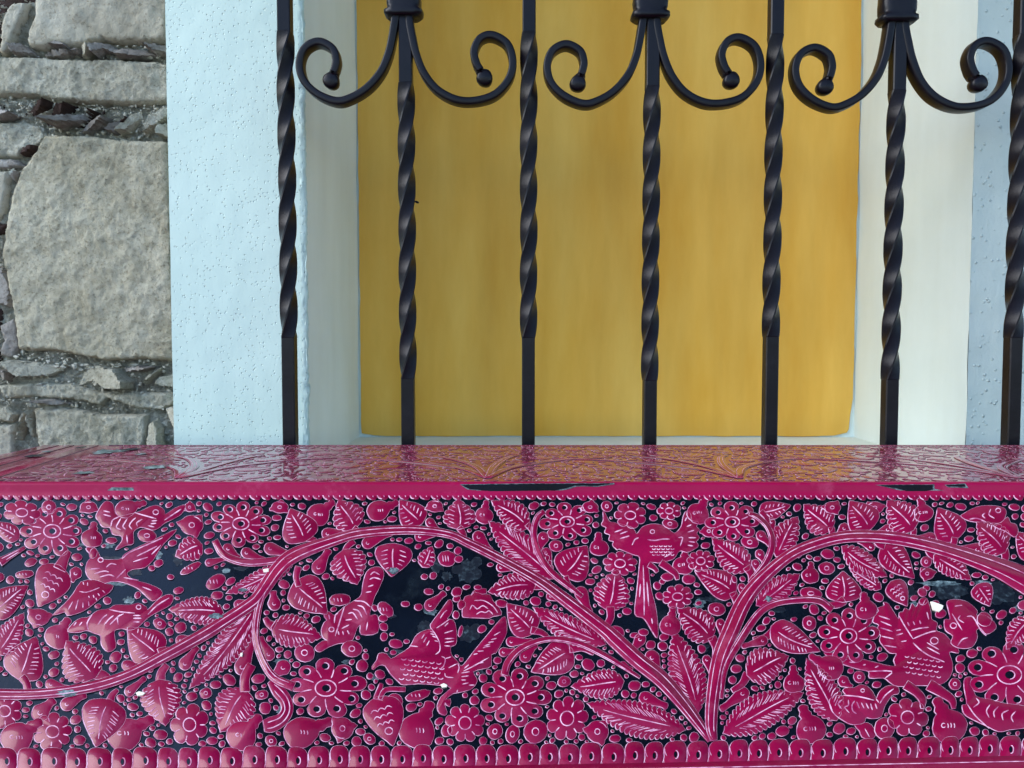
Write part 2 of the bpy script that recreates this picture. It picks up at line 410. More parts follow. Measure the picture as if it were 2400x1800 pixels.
add_stone('stone', S1([(0,600),(30,620),(22,780),(0,820)]), M_RED, 0.008, 0.001, 4, 5)
add_stone('stone', S1([(0,850),(24,860),(28,1000),(0,1060)]), M_RED, 0.008, 0.001, 4, 5)
add_stone('stone', S1([(20,1170),(250,1160),(550,1160),(700,1210),(850,1230),(1243,1220),(1243,1300),(1180,1350),(1000,1340),(800,1270),(760,1320),(560,1280),(300,1260),(50,1270)]), M_ST3, 0.011, 0.005, 6, 4.5)
add_stone('stone', S1([(290,1340),(560,1340),(760,1380),(1090,1380),(1070,1800),(330,1800),(300,1480)]), M_ST3, 0.016, 0.0042, 7, 5)
add_stone('stone', S1([(0,1330),(90,1320),(160,1380),(110,1440),(0,1420)]), M_ST3, 0.013, 0.003, 5, 5)
add_stone('stone', S1([(0,1450),(130,1450),(140,1700),(0,1720)]), M_ST2, 0.012, 0.003, 5, 5)
for i_, SHP in enumerate(OUTER): add_stone('stone', SHP, (M_ST, M_ST2, M_ST3, M_ST)[i_ % 4], 0.012 + 0.002 * (i_ % 4), 0.004, 14, 16)
chips0 = [
 ([(130,370),(240,370),(320,440),(160,445)], M_CHS), ([(360,432),(420,402),(560,402),(590,422),(540,450),(380,457)], M_CHS),
 ([(420,390),(470,335),(540,350),(560,392)], M_CHS), ([(595,430),(610,392),(648,382),(632,440)], M_CHS), ([(640,452),(660,370),(728,360),(738,400),(690,462)], M_ST3),
 ([(736,368),(850,345),(910,390),(900,430),(820,412),(770,458),(738,420)], M_CHS), ([(905,430),(960,385),(1100,385),(1200,430),(1100,462),(920,462)], M_CHS),
 ([(1110,372),(1225,368),(1238,430),(1210,440)], M_CHS),
 ([(200,860),(330,800),(440,780),(410,830),(240,900)], M_RED), ([(330,912),(430,822),(488,800),(420,872),(360,922)], M_ST3),
 ([(364,926),(492,812),(590,800),(530,882),(430,960),(374,952)], M_RED), ([(432,966),(580,884),(738,834),(718,900),(600,962),(500,987)], M_CHS),
 ([(590,968),(720,905),(800,830),(790,860),(700,940)], M_RED), ([(625,1002),(700,922),(850,895),(842,932),(700,1017)], M_CHS), ([(822,1002),(870,934),(968,904),(900,1022)], M_CHS),
 ([(900,1010),(975,905),(1000,870),(995,930)], M_RED), ([(905,1032),(1010,862),(1070,842),(1082,890),(1000,1002)], M_ST3), ([(1110,1042),(1150,902),(1246,800),(1246,900),(1190,982)], M_ST3),
 ([(0,900),(50,822),(120,852),(180,882),(100,917),(0,917)], M_CHS), ([(0,790),(60,795),(20,850),(0,860)], M_RED), ([(1208,1032),(1220,952),(1252,912),(1252,1060)], M_ST3),
 ([(190,1170),(230,1120),(340,1100),(320,1150),(210,1180)], M_RED), ([(135,1330),(180,1300),(215,1290),(160,1400)], M_CHS),
]
for pts, m in chips0: add_stone('stone_chip', S0(pts), m, R.uniform(0.014, 0.023), 0.0016, 2.5, 4.0, (R.uniform(-1.5, 1.5), R.uniform(-1.5, 1.5)), facet=True)
chips1 = [
 ([(50,1005),(130,990),(300,1010),(500,1040),(400,1110),(200,1115),(120,1060)], M_ST3), ([(560,1100),(650,1040),(750,1030),(880,1060),(980,1150),(960,1200),(820,1205),(700,1150),(560,1180)], M_ST3),
 ([(900,1050),(1050,1030),(1160,1040),(1080,1075),(930,1082)], M_CHS), ([(1055,1172),(1100,1090),(1190,1035),(1197,1060),(1080,1167)], M_ST3), ([(1170,1112),(1246,1080),(1250,1200),(1160,1170)], M_ST3),
 ([(270,1280),(430,1265),(540,1305),(420,1322),(280,1302)], M_CHS), ([(160,1560),(190,1370),(230,1350),(210,1420),(180,1570)], M_ST2), ([(230,1340),(260,1360),(302,1550),(262,1540),(240,1440)], M_ST2),
 ([(1090,1620),(1100,1450),(1150,1410),(1190,1480),(1192,1620)], M_ST3), ([(1208,1335),(1248,1312),(1252,1590),(1230,1500)], M_ST3), ([(60,1050),(130,1075),(100,1150),(50,1130)], M_CHS),
]
for pts, m in chips1: add_stone('stone_chip', S1(pts), m, R.uniform(0.014, 0.021), 0.0016, 3, 4.0, (R.uniform(-1, 1), R.uniform(-1, 1)), facet=True)
# crumbs of mortar in the joints: uncountable
cv, cf = [], []
zones = [(0, 232, 395, 262, 150), (0, 240, 395, 335, 380), (40, 815, 400, 860, 300), (0, 850, 400, 960, 320), (0, 395, 110, 420, 70), (0, 540, 40, 640, 60), (0, 860, 40, 1060, 110), (40, 110, 90, 140, 40), (230, 112, 400, 150, 60)]
ico = [Vector(p).normalized() for p in [(0,1,1.618),(0,-1,1.618),(0,1,-1.618),(0,-1,-1.618),(1,1.618,0),(-1,1.618,0),(1,-1.618,0),(-1,-1.618,0),(1.618,0,1),(-1.618,0,1),(1.618,0,-1),(-1.618,0,-1)]]
icf = [(0,1,8),(0,8,4),(0,4,5),(0,5,9),(0,9,1),(1,6,8),(8,6,10),(8,10,4),(4,10,2),(4,2,5),(5,2,11),(5,11,9),(9,11,7),(9,7,1),(1,7,6),(3,6,7),(3,10,6),(3,2,10),(3,11,2),(3,7,11)]
for x0, y0, x1, y1, n in zones:
    for _ in range(int(n * 0.7)):
        p = at_y(R.uniform(x0, x1), R.uniform(y0, y1), YS); r_ = 0.0007 + 0.0022 * R.random() ** 1.6; fl = (R.uniform(.5, 1.6), R.uniform(.5, 1), R.uniform(.4, 1.2))
        p.y = YS - R.uniform(0.002, 0.010)
        k = len(cv)
        for q in ico: cv.append(p - SO + Vector((q.x * fl[0], q.y * fl[1], q.z * fl[2])) * r_ * R.uniform(0.5, 1.5))
        cf += [(a + k, b_ + k, c + k) for a, b_, c in icf]
o = mesh('mortar_crumbs', cv, cf, M_CRUMB, swall); o['kind'] = 'stuff'

# ------------------------------------------------------------------ wrought iron grille
YG = 0.885
grille = thing('iron_grille', 'black wrought iron window grille of twisted bars with paired scrolls', 'grille', (0.2, YG, 0))
GO = Vector((0.2, YG, 0))
def gx(px, py=500): return at_y(px, py, YG)
HB = 0.0074
def bar(px_mid, tw0, tw1, quarter, phase=0.0):
    x = gx(px_mid, 500).x
    z_hi, z_lo = at_y(px_mid, tw0, YG).z, at_y(px_mid, tw1, YG).z
    zs = [0.28, z_lo - 0.002] + [z_lo + (z_hi - z_lo) * i / 420 for i in range(421)] + [z_hi + 0.002, 1.85]
    vv, fs = [], []
    c = 0.16 * HB
    prof = [(-HB, -HB + c), (-HB + c, -HB), (HB - c, -HB), (HB, -HB + c), (HB, HB - c), (HB - c, HB), (-HB + c, HB), (-HB, HB - c)]
    n = 8
    for z in zs:
        t_ = min(1, max(0, (z - z_lo) / (z_hi - z_lo)))
        a = quarter * (PI / 2) * t_
        wob = 0.0005 * noise.noise(Vector((px_mid, z * 14, 0)))
        ca, sa = math.cos(a), math.sin(a)
        s_ = 1.0 + (0.04 if 0 < t_ < 1 else 0)
        for (u, w_) in prof:
            vv.append(Vector((x + wob + (u * ca - w_ * sa) * s_, YG + (u * sa + w_ * ca) * s_, z)) - GO)
    m_ = len(zs)
    for j in range(m_ - 1):
        for i in range(n):
            fs.append((j * n + i, j * n + (i + 1) % n, (j + 1) * n + (i + 1) % n, (j + 1) * n + i))
    fs.append(tuple(range(n))[::-1]); fs.append(tuple(range((m_ - 1) * n, m_ * n)))
    return mesh('twisted_bar', vv, fs, M_IRON, grille)
def spline(pts, closed=False, n=8):
    out = []; m_ = len(pts)
    P = [Vector(p) for p in pts]
    rng = range(m_) if closed else range(m_ - 1)
    for i in rng:
        p0 = P[(i - 1) % m_] if (closed or i > 0) else P[0] * 2 - P[1]
        p1, p2 = P[i], P[(i + 1) % m_]
        p3 = P[(i + 2) % m_] if (closed or i + 2 < m_) else P[-1] * 2 - P[-2]
        for q in range(n):
            t_ = q / n
            out.append(0.5 * ((2 * p1) + (p2 - p0) * t_ + (2 * p0 - 5 * p1 + 4 * p2 - p3) * t_ ** 2 + (3 * p1 - p0 - 3 * p2 + p3) * t_ ** 3))
    if not closed: out.append(P[-1])
    return out
def scroll(bar_px, side, dy, pts):
    """pts: scroll centre line in photograph pixels relative to the bar axis"""
    c3 = [at_y(bar_px + x, y + dy, YG) for x, y in pts]
    c3 = spline(c3, False, 7)
    vv, fs = [], []
    n = len(c3)
    prof = []
    hw, hd, r_ = 0.0043, 0.0082, 0.0018
    for sx, sy in ((1, 1), (-1, 1), (-1, -1), (1, -1)):
        for q in range(3):
            a = math.atan2(sy, sx) - PI / 4 + (PI / 4) * q
            prof.append((sx * (hw - r_) + r_ * math.cos(a), sy * (hd - r_) + r_ * math.sin(a)))
    k = len(prof)
    for i, p in enumerate(c3):
        tg = (c3[min(n - 1, i + 1)] - c3[max(0, i - 1)]).normalized()
        nr = Vector((tg.z, 0, -tg.x))
        s_ = 1 + 0.05 * noise.noise(p * 40)
        for u, w_ in prof:
            vv.append(p + nr * u * s_ + Vector((0, 1, 0)) * w_ * s_ - GO)
    for i in range(n - 1):
        for q in range(k):
            fs.append((i * k + q, (i + 1) * k + q, (i + 1) * k + (q + 1) % k, i * k + (q + 1) % k))
    fs.append(tuple(range(k))); fs.append(tuple(range((n - 1) * k, n * k))[::-1])
    if side < 0: fs = fs
    s = mesh('scroll', vv, fs, M_IRON, grille, smooth=True)
    # forged end: a neck and a flattened round button
    e = c3[-1]; tg = (c3[-1] - c3[-3]).normalized()
    ctr = e + tg * 0.0092
    bv, bf = [], []
    for ring_, (off, rr) in enumerate([(-0.0075, 0.0001), (-0.0072, 0.0062), (-0.0058, 0.0086), (0.0, 0.0094), (0.0058, 0.0086), (0.0072, 0.0062), (0.0075, 0.0001)]):
        for q in range(18):
            a = 2 * PI * q / 18
            kk = 1 + 0.04 * math.sin(3 * a + bar_px)
            bv.append(ctr + Vector((math.cos(a) * rr * kk, off, math.sin(a) * rr * kk)) - GO)
    for a in range(6):
        for q in range(18):
            bf.append((a * 18 + q, a * 18 + (q + 1) % 18, (a + 1) * 18 + (q + 1) % 18, (a + 1) * 18 + q))
    mesh('finial', bv, bf, M_IRON, s, smooth=True)
    nv, nf = [], []                                   # welded bead at the neck
    for a in range(5):
        th = PI * (a + 0.5) / 5
        for q in range(10):
            ph = 2 * PI * q / 10
            nv.append(e + tg * 0.001 + Vector((math.sin(th) * math.cos(ph) * 0.0062, math.cos(th) * 0.0085, math.sin(th) * math.sin(ph) * 0.005)) * R.uniform(0.92, 1.1) - GO)
    for a in range(4):
        for q in range(10): nf.append((a * 10 + q, a * 10 + (q + 1) % 10, (a + 1) * 10 + (q + 1) % 10, (a + 1) * 10 + q))
    mesh('weld_bead', nv, nf, M_IRON, s, smooth=True)
for px, tw0, tw1, q in [(674, 76, 792, 7), (1239, 78, 792, 7), (1811, 84, 790, 7), (2384, 84, 792, 7)]: bar(px, tw0, tw1, q)
for px, tw0, tw1, q in [(954, 196, 888, 7), (1526, 204, 892, 7), (2095, 214, 890, 7)]: bar(px, tw0, tw1, q)
def rel(pts, c=1085.0): return [((u - c) / 3.16, v_ / 3.16) for u, v_ in pts]
RS = rel([(1112,-60),(1122,60),(1130,180),(1150,290),(1178,410),(1240,560),(1340,680),(1480,750),(1620,755),(1760,710),(1860,600),(1890,470),(1850,340),(1740,275),(1650,300),(1605,390),(1622,480),(1650,530)])
LS = rel([(1050,-60),(1040,60),(1020,180),(1002,290),(975,410),(918,545),(820,660),(700,735),(590,760),(450,705),(350,605),(320,480),(360,370),(460,322),(560,370),(590,450),(582,510),(570,545)])
for bp, dy, so_ in [(947, 0, 0), (1524, 6, 0), (2102, 14, 0)]:
    scroll(bp, 1, dy, RS); scroll(bp, -1, dy, LS)
    # forged collar that ties scrolls and bar
    c = at_y(bp, 12 + dy, YG)
    vv, fs = [], []
    lv = [(0.060, 0.016), (0.010, 0.0185), (0.006, 0.0190), (-0.002, 0.0185), (-0.006, 0.0172), (-0.0075, 0.021), (-0.0115, 0.0213), (-0.014, 0.0180)]
    for dz, hw in lv:
        for q in range(24):
            a = 2 * PI * q / 24; ca, sa = math.cos(a), math.sin(a)
            kx = (abs(ca) ** 0.5) * (1 if ca > 0 else -1); ky = (abs(sa) ** 0.5) * (1 if sa > 0 else -1)
            lump = 1 + 0.05 * noise.noise(Vector((q * .5, dz * 300, bp)))
            vv.append(c + Vector((kx * hw * lump * 1.02, ky * 0.0135 * lump, dz * 1.0 + 0.0015 * noise.noise(Vector((q * .6, bp, 2))))) - GO)
    for a in range(len(lv) - 1):
        for q in range(24):
            fs.append((a * 24 + q, (a + 1) * 24 + q, (a + 1) * 24 + (q + 1) % 24, a * 24 + (q + 1) % 24))
    fs.append(tuple(range((len(lv) - 1) * 24, len(lv) * 24))[::-1])
    mesh('collar', vv, fs, M_IRON, grille, smooth=True)
box('rail', (gx(600).x - GO.x, -0.006, 0.30), (gx(2470).x - GO.x, 0.006, 0.332), M_IRON, grille)
box('rail', (gx(600).x - GO.x, -0.006, 1.80), (gx(2470).x - GO.x, 0.006, 1.832), M_IRON, grille)
bc = at_y(976, 474, YG)
bv = [bc - GO + Vector((q.x * 0.0028, q.y * 0.002, q.z * 0.0016)) + Vector((0.0006, -0.001, -q.x * 0.0008)) for q in [Vector(p).normalized() for p in [(0,1,1.618),(0,-1,1.618),(0,1,-1.618),(0,-1,-1.618),(1,1.618,0),(-1,1.618,0),(1,-1.618,0),(-1,-1.618,0),(1.618,0,1),(-1.618,0,1),(1.618,0,-1),(-1.618,0,-1)]]]
mesh('fly_blob', bv, icf, M_IRON, grille, smooth=True)  # fly sitting on the bar, modelled as a small iron blob
# ------------------------------------------------------------------ lacquered chest
TH = math.radians(37)
YF = 0.60
zt = at_y(1200, 1134, YF).z                 # top surface
z0 = at_y(1200, 1151, YF).z                 # where the sloping front starts
d = ray(1200, 1044); YBK = (zt - CZ) / d.z * d.y
P0 = Vector((0, YF, z0))
UY = Vector((0, -math.cos(TH), -math.sin(TH)))      # down the slope
NRM = Vector((0, -math.sin(TH), math.cos(TH)))
CL, CR = -0.512, 0.66
SLOPE = 0.262
chest = thing('lacquered_chest', 'magenta and black lacquered wooden chest carved all over with leaves, flowers and birds', 'chest', (0.07, 0.60, 0))
CO = Vector((0.07, 0.60, 0))
C0 = Vector((0, 0, CZ))
def front_map(px, py, h=0.0):
    dd = ray(px, py); t_ = (P0 - C0).dot(NRM) / dd.dot(NRM)
    return C0 + dd * t_ + NRM * h - CO
UNIT = YF / F
def top_map(u, v_, h=0.0):                   # u along x, v from front to back, in units of about a pixel
    return Vector((u * UNIT, YF + v_ * UNIT, zt + h)) - CO
pe = P0 + UY * SLOPE
# panels
def prism(name, quad, th_, m, parent):
    """quad of four points (ccw seen from outside) thickened inwards"""
    q = [Vector(p) for p in quad]; n = (q[1] - q[0]).cross(q[3] - q[0]).normalized()
    v_ = [p - CO for p in q] + [p - n * th_ - CO for p in q]
    f = [(0, 1, 2, 3), (7, 6, 5, 4), (0, 4, 5, 1), (1, 5, 6, 2), (2, 6, 7, 3), (3, 7, 4, 0)]
    return mesh(name, v_, f, m, parent)
front = prism('front_panel', [(CL, pe.y, pe.z), (CR, pe.y, pe.z), (CR, YF, z0), (CL, YF, z0)], 0.006, M_BLK, chest)
top = prism('top_panel', [(CL, YF + 0.001, zt), (CR, YF + 0.001, zt), (CR, YBK, zt), (CL, YBK, zt)], 0.006, M_MAGT, chest)
# rounded edge between top and front
vv, fs = [], []
pr = [(0.0, 0.0), (0.0022, 0.0002), (0.0036, 0.0012), (0.0044, 0.0030)]
prof = [(YF + 0.004, zt + 0.0012), (YF - 0.0010, zt + 0.0012), (YF - 0.0022, zt + 0.0004), (YF - 0.0027, zt - 0.001), (YF - 0.0027, z0 + 0.0015), (YF - 0.0036, z0 - 0.001), (YF - 0.006, z0 - 0.0038)]
ns = 60
for i in range(ns + 1):
    x = CL + (CR - CL) * i / ns
    for y, z in prof: vv.append(Vector((x, y, z)) - CO)
k = len(prof)
for i in range(ns):
    for q in range(k - 1): fs.append((i * k + q, i * k + q + 1, (i + 1) * k + q + 1, (i + 1) * k + q))
mesh('edge_moulding', vv, fs, M_MAGE, chest, smooth=True)
box('front_board', (CL - CO.x, pe.y - CO.y, 0.02), (CR - CO.x, pe.y + 0.012 - CO.y, pe.z - 0.004), M_MAG, chest)
for x0, x1 in ((CL, CL + 0.012), (CR - 0.012, CR)):
    v_ = [Vector(p) - CO for xx in (x0 + 0.0005, x1 - 0.0005) for p in ((xx, pe.y + 0.013, 0.02), (xx, YBK - 0.013, 0.02), (xx, YBK - 0.013, zt - 0.007), (xx, YF + 0.004, zt - 0.007), (xx, pe.y + 0.013, pe.z - 0.002))]
    mesh('side_board', v_, [(0,1,2,3,4)[::-1], (5,6,7,8,9)] + [(i, (i+1) % 5, 5 + (i+1) % 5, 5 + i) for i in range(5)], M_MAG, chest)
box('back_board', (CL - CO.x, YBK - 0.012 - CO.y, 0.02), (CR - CO.x, YBK - CO.y, zt - 0.007), M_BLK, chest)
box('base_board', (CL + 0.002 - CO.x, pe.y + 0.002 - CO.y, 0.0), (CR - 0.002 - CO.x, YBK - 0.002 - CO.y, 0.02), M_BLK, chest)

# --- relief pieces ----------------------------------------------------------
def smooth_closed(pts, n=4): return [(p.x, p.y) for p in spline([Vector((a, c)) for a, c in pts], True, n)]
def area(p): return 0.5 * sum(p[i][0] * p[(i + 1) % len(p)][1] - p[(i + 1) % len(p)][0] * p[i][1] for i in range(len(p)))
def normals(p):
    n = len(p); out = []
    for i in range(n):
        a, c = p[i - 1], p[(i + 1) % n]
        tx, ty = c[0] - a[0], c[1] - a[1]; l = math.hypot(tx, ty) or 1
        out.append((ty / l, -tx / l))           # outward for positive area
    return out
HCOUNT = [0]
def relief_geo(ol, strokes=(), discs=(), mp=front_map, h=None, lw=1.0, inset=1.6, outline=True, name_=''):
    """returns verts, faces, mat ids, smooth flags. 0 lacquer, 1 scratched line and lit-edge outline, 2 black"""
    if area(ol) < 0: ol = ol[::-1]
    if h is None:
        HCOUNT[0] += 1; h = 0.00048 + 0.0003 * ((HCOUNT[0] * 0.6180339) % 1.0)
    n = len(ol); nr = normals(ol)
    V, Fc, Mt, Sm = [], [], [], []
    def quadring(a, c, m_, s_):
        for i in range(n):
            j = (i + 1) % n
            Fc.append((a + i, a + j, c + j, c + i)); Mt.append(m_); Sm.append(s_)
    if mp is not front_map: h *= 0.62
    for (x, y) in ol: V.append(mp(x, y, 0.0))
    for (x, y), (nx_, ny_) in zip(ol, nr): V.append(mp(x - nx_ * 0.2, y - ny_ * 0.2, h * 0.62))
    for (x, y), (nx_, ny_) in zip(ol, nr): V.append(mp(x - nx_ * inset, y - ny_ * inset, h))
    quadring(0, n, 2, False); quadring(n, 2 * n, 0, True)
    Fc.append(tuple(range(2 * n, 3 * n))); Mt.append(0); Sm.append(True)
    def ribbon(pts, wid, hh, closed=False):
        m_ = len(pts)
        if m_ < 2: return
        b0 = len(V)
        for i in range(m_):
            a = pts[i - 1] if (closed or i > 0) else pts[0]
            c = pts[(i + 1) % m_] if (closed or i < m_ - 1) else pts[-1]
            tx, ty = c[0] - a[0], c[1] - a[1]; l = math.hypot(tx, ty) or 1
            w_ = wid[i] if isinstance(wid, list) else wid * (0.35 if (i == 0 or i == m_ - 1) and not closed else 1.0)
            nx_, ny_ = ty / l * w_ / 2, -tx / l * w_ / 2
            V.append(mp(pts[i][0] + nx_, pts[i][1] + ny_, hh)); V.append(mp(pts[i][0] - nx_, pts[i][1] - ny_, hh))
        for i in range(m_ if closed else m_ - 1):
            j = (i + 1) % m_
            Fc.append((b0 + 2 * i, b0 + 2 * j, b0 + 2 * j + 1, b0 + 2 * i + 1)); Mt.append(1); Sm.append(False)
    if outline:
        wd, pp = [], []
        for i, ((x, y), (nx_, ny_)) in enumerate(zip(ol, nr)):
            k_ = max(0.0, -0.86 * nx_ + 0.42 * ny_)  # scratched outline widened on left and lower-left edges as a painted highlight
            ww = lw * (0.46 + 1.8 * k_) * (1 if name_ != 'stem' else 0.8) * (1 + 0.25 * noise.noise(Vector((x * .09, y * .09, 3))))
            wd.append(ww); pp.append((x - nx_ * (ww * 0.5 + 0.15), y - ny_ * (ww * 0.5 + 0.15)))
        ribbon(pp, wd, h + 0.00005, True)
    for pts, wd in strokes:
        if len(pts) <= 5:
            q_ = [(p.x, p.y) for p in spline([Vector((a, c)) for a, c in pts], False, 3)] if len(pts) > 2 else [(pts[0][0] + (pts[1][0] - pts[0][0]) * k / 4, pts[0][1] + (pts[1][1] - pts[0][1]) * k / 4) for k in range(5)]
        else: q_ = pts
        ribbon(q_, wd * lw * 0.98 * (1 if name_ != 'stem' else 0.8), h + 0.00009)
    for (cx, cy, rx, ry, rot) in discs:
        b0 = len(V); m_ = 12; ca, sa = math.cos(rot), math.sin(rot)
        for q in range(m_):
            a = 2 * PI * q / m_; u, w_ = rx * math.cos(a), ry * math.sin(a)
            V.append(mp(cx + u * ca - w_ * sa, cy + u * sa + w_ * ca, h + 0.00006))
        Fc.append(tuple(range(b0, b0 + m_))); Mt.append(2); Sm.append(False)
    return V, Fc, Mt, Sm
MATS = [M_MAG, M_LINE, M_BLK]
MATST = [M_MAGT, M_LINE, M_BLK]
MINV = {}
def fix_orient(V, Fc, up):
    out = []
    for f in Fc:
        a, b_, c = V[f[0]], V[f[1]], V[f[2]]
        out.append(f)
    return out
def piece(name, ol, strokes=(), discs=(), mp=front_map, parent=None, **k):
    V, Fc, Mt, Sm = relief_geo(ol, strokes, discs, mp, name_=name, **k)
    if mp is front_map: Fc = [f[::-1] for f in Fc]
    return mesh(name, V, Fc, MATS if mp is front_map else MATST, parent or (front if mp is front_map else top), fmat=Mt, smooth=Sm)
# 2-d shape makers: each returns (outline, strokes, discs)
def local(base, tip):
    bx, by = base; tx, ty = tip; L = math.hypot(tx - bx, ty - by); ax, ay = (tx - bx) / L, (ty - by) / L
    return L, lambda s, w_: (bx + ax * s * L - ay * w_, by + ay * s * L + ax * w_)
def leaf(base, tip, W, kind='heart', rnd=R):
    L, P_ = local(base, tip)
    if kind == 'heart': f = lambda s: max(0, math.sin(PI * s ** 0.60)) ** 0.82; nl = 0
    elif kind == 'serr': f = lambda s: max(0, math.sin(PI * s ** 0.70)) ** 0.80; nl = max(5, int(L / 11))
    else: f = lambda s: max(0, math.sin(PI * s ** 0.86)) ** 0.75; nl = max(6, int(L / 11.5))
    amp = 0.085 * W if kind == 'serr' else 0.10 * W
    bend = rnd.uniform(-0.05, 0.05) * L
    n = 11 if nl == 0 else nl * 5
    left, right = [], []
    for i in range(1, n):
        s = i / n
        hw = W / 2 * f(s)
        sc = 0
        if nl:
            ph = (s * nl) % 1.0
            sc = -amp * (1 - math.sin(PI * ph) ** 0.6) * min(1, hw / (W * .25))
        bb = bend * math.sin(PI * s)
        sl_ = 0.02 if nl else 0
        left.append(P_(s + sl_, hw + sc + bb)); right.append(P_(s + sl_, -hw - sc + bb))
    if nl == 0:
        left = [(p[0] + rnd.uniform(-.5, .5), p[1] + rnd.uniform(-.5, .5)) for p in left]
        ol = [P_(-0.01, 0)] + left + [P_(1.03, 0)] + right[::-1]
        k = len(left)
        ol = smooth_closed(ol, 2)
    else: ol = [P_(0, 0)] + left + [P_(1.04, 0)] + right[::-1]
    st = []
    mid = [P_(s, bend * math.sin(PI * s) + 0.03 * W * math.sin(5 * s)) for s in [0.16 + 0.70 * i / 8 for i in range(9)]]
    st.append((mid, 2.6 if kind != 'feather' else 2.2))
    ns_ = max(4, int(L / 13))
    for side in (1, -1):
        for i in range(ns_):
            s = 0.2 + 0.55 * i / (ns_ - 1) + rnd.uniform(-.015, .015); hw = W / 2 * f(min(1, s))
            a, c = (0.34, 0.70) if kind != 'feather' else (0.30, 0.62)
            bb = bend * math.sin(PI * s)
            sl_ = rnd.uniform(0.05, 0.09) * (1 if kind != 'feather' else 1.3)
            p, q = P_(s, side * hw * a + bb), P_(s + sl_, side * hw * c + bb)
            m_ = ((p[0] + q[0]) / 2 + rnd.uniform(-1, 1), (p[1] + q[1]) / 2 + rnd.uniform(-1, 1))
            st.append(([p, m_, q], 2.2 if kind != 'feather' else 1.7))
        if nl:                                   # short cuts between the teeth
            for i in range(1, nl):
                s = i / nl; hw = W / 2 * f(s)
                if hw < W * 0.2: continue
                bb = bend * math.sin(PI * s)
                st.append(([P_(s + 0.02, side * (hw - amp) + bb), P_(s, side * (hw - amp) * 0.82 + bb)], 2.2 if kind != 'feather' else 1.5))
    return ol, st, []
def ellipse(cx, cy, rx, ry, n=14, rot=0, jit=0.0, rnd=R):
    ca, sa = math.cos(rot), math.sin(rot); out = []
    ph = rnd.random() * 6
    for i in range(n):
        a = 2 * PI * i / n; k = 1 + jit * math.sin(2 * a + ph) + jit * rnd.uniform(-.6, .6)
        u, w_ = rx * k * math.cos(a), ry * k * math.sin(a)
        out.append((cx + u * ca - w_ * sa, cy + u * sa + w_ * ca))
    return out
def arc(cx, cy, rx, ry, a0, a1, n=7):
    return [(cx + rx * math.cos(a0 + (a1 - a0) * i / (n - 1)), cy + ry * math.sin(a0 + (a1 - a0) * i / (n - 1))) for i in range(n)]
def flower(cx, cy, rx, ry, n, rot=0.3, rnd=R):
    ol, st, ds = [], [], []
    m_ = n * 9
    amps = [rnd.uniform(0.92, 1.06) for _ in range(n)]
    for i in range(m_):
        a = 2 * PI * i / m_; ph = (a * n / (2 * PI)) % 1.0
        k = (0.66 + 0.34 * math.sin(PI * ph) ** 0.55) * amps[int(a * n / (2 * PI)) % n]
        ol.append((cx + rx * k * math.cos(a + rot), cy + ry * k * math.sin(a + rot)))
    for i in range(n):
        a = 2 * PI * i / n + rot
        st.append(([(cx + rx * k * math.cos(a + .06 * math.sin(k * 5)), cy + ry * k * math.sin(a + .06 * math.sin(k * 5))) for k in (0.36, 0.46, 0.56, 0.66)], 2.6))
        am = a + PI / n; ex, ey = cx + rx * .74 * math.cos(am), cy + ry * .74 * math.sin(am)
        r_ = 0.085 * (rx + ry) / 2 + 1
        ds.append((ex, ey, r_ * 1.0, r_ * 0.85, 0))
        st.append((arc(ex, ey, r_ * 1.15, r_ * 1.0, -1.9, 1.7), 2.2))
    rr = 0.27
    st.append((arc(cx, cy, rx * rr, ry * rr, 0, 2 * PI, 22), 2.8))
    ds.append((cx, cy, rx * .10, ry * .11, 0)); st.append((arc(cx, cy, rx * .12, ry * .13, -1.6, 1.5), 2.4))
    return ol, st, ds
def rosette(cx, cy, rx, ry, n=8, rot=0.2, rnd=R):
    ol, st = [], []
    m_ = n * 6
    for i in range(m_):
        a = 2 * PI * i / m_; ph = (a * n / (2 * PI)) % 1.0
        k = 0.78 + 0.22 * math.sin(PI * ph) ** 0.6 + 0.05 * math.sin(2 * a + cx)
        ol.append((cx + rx * k * math.cos(a + rot), cy + ry * k * math.sin(a + rot)))
    for i in range(n):
        a = 2 * PI * i / n + rot
        st.append(([(cx + rx * k * math.cos(a), cy + ry * k * math.sin(a)) for k in (0.55, 0.68, 0.8)], 2.6))
    st.append((arc(cx, cy, rx * .33, ry * .33, 0, 2 * PI, 16), 2.6))
    return ol, st, []
def bulb(cx, cy, rx, ry, ang=-PI / 2, rnd=R):
    """round seed pod with a crumpled neck pointing along ang"""
    ca, sa = math.cos(ang), math.sin(ang); ax = abs(ca) * rx + abs(sa) * ry; bx = abs(sa) * rx + abs(ca) * ry
    prof = [(-1.0, 0), (-0.85, 0.62), (-0.35, 1.0), (0.25, 0.95), (0.7, 0.62), (0.9, 0.36), (1.1, 0.42), (1.35, 0.28), (1.65, 0.30), (1.8, 0.10)]
    pts = [(s * ax, w_ * bx) for s, w_ in prof] + [(s * ax, -w_ * bx * (0.92)) for s, w_ in prof[::-1][:-1]]
    ol = smooth_closed([(cx + u * ca - w_ * sa, cy + u * sa + w_ * ca) for u, w_ in pts], 2)
    st = [(arc(cx - rx * .35, cy - ry * .02, rx * .16, ry * .18, 0.6, 5.4, 7), 2.2)] if rnd.random() < .7 else []
    for i in range(rnd.choice((1, 2, 3, 3))): cx += rnd.uniform(-1, 1); cy += rnd.uniform(-1.5, 1.5); st.append(([(cx + rx * (-.05 + .22 * i), cy - ry * .18), (cx + rx * (0 + .22 * i), cy + ry * .02), (cx + rx * (-.02 + .22 * i), cy + ry * .2)], 2.2))
    return ol, st, []
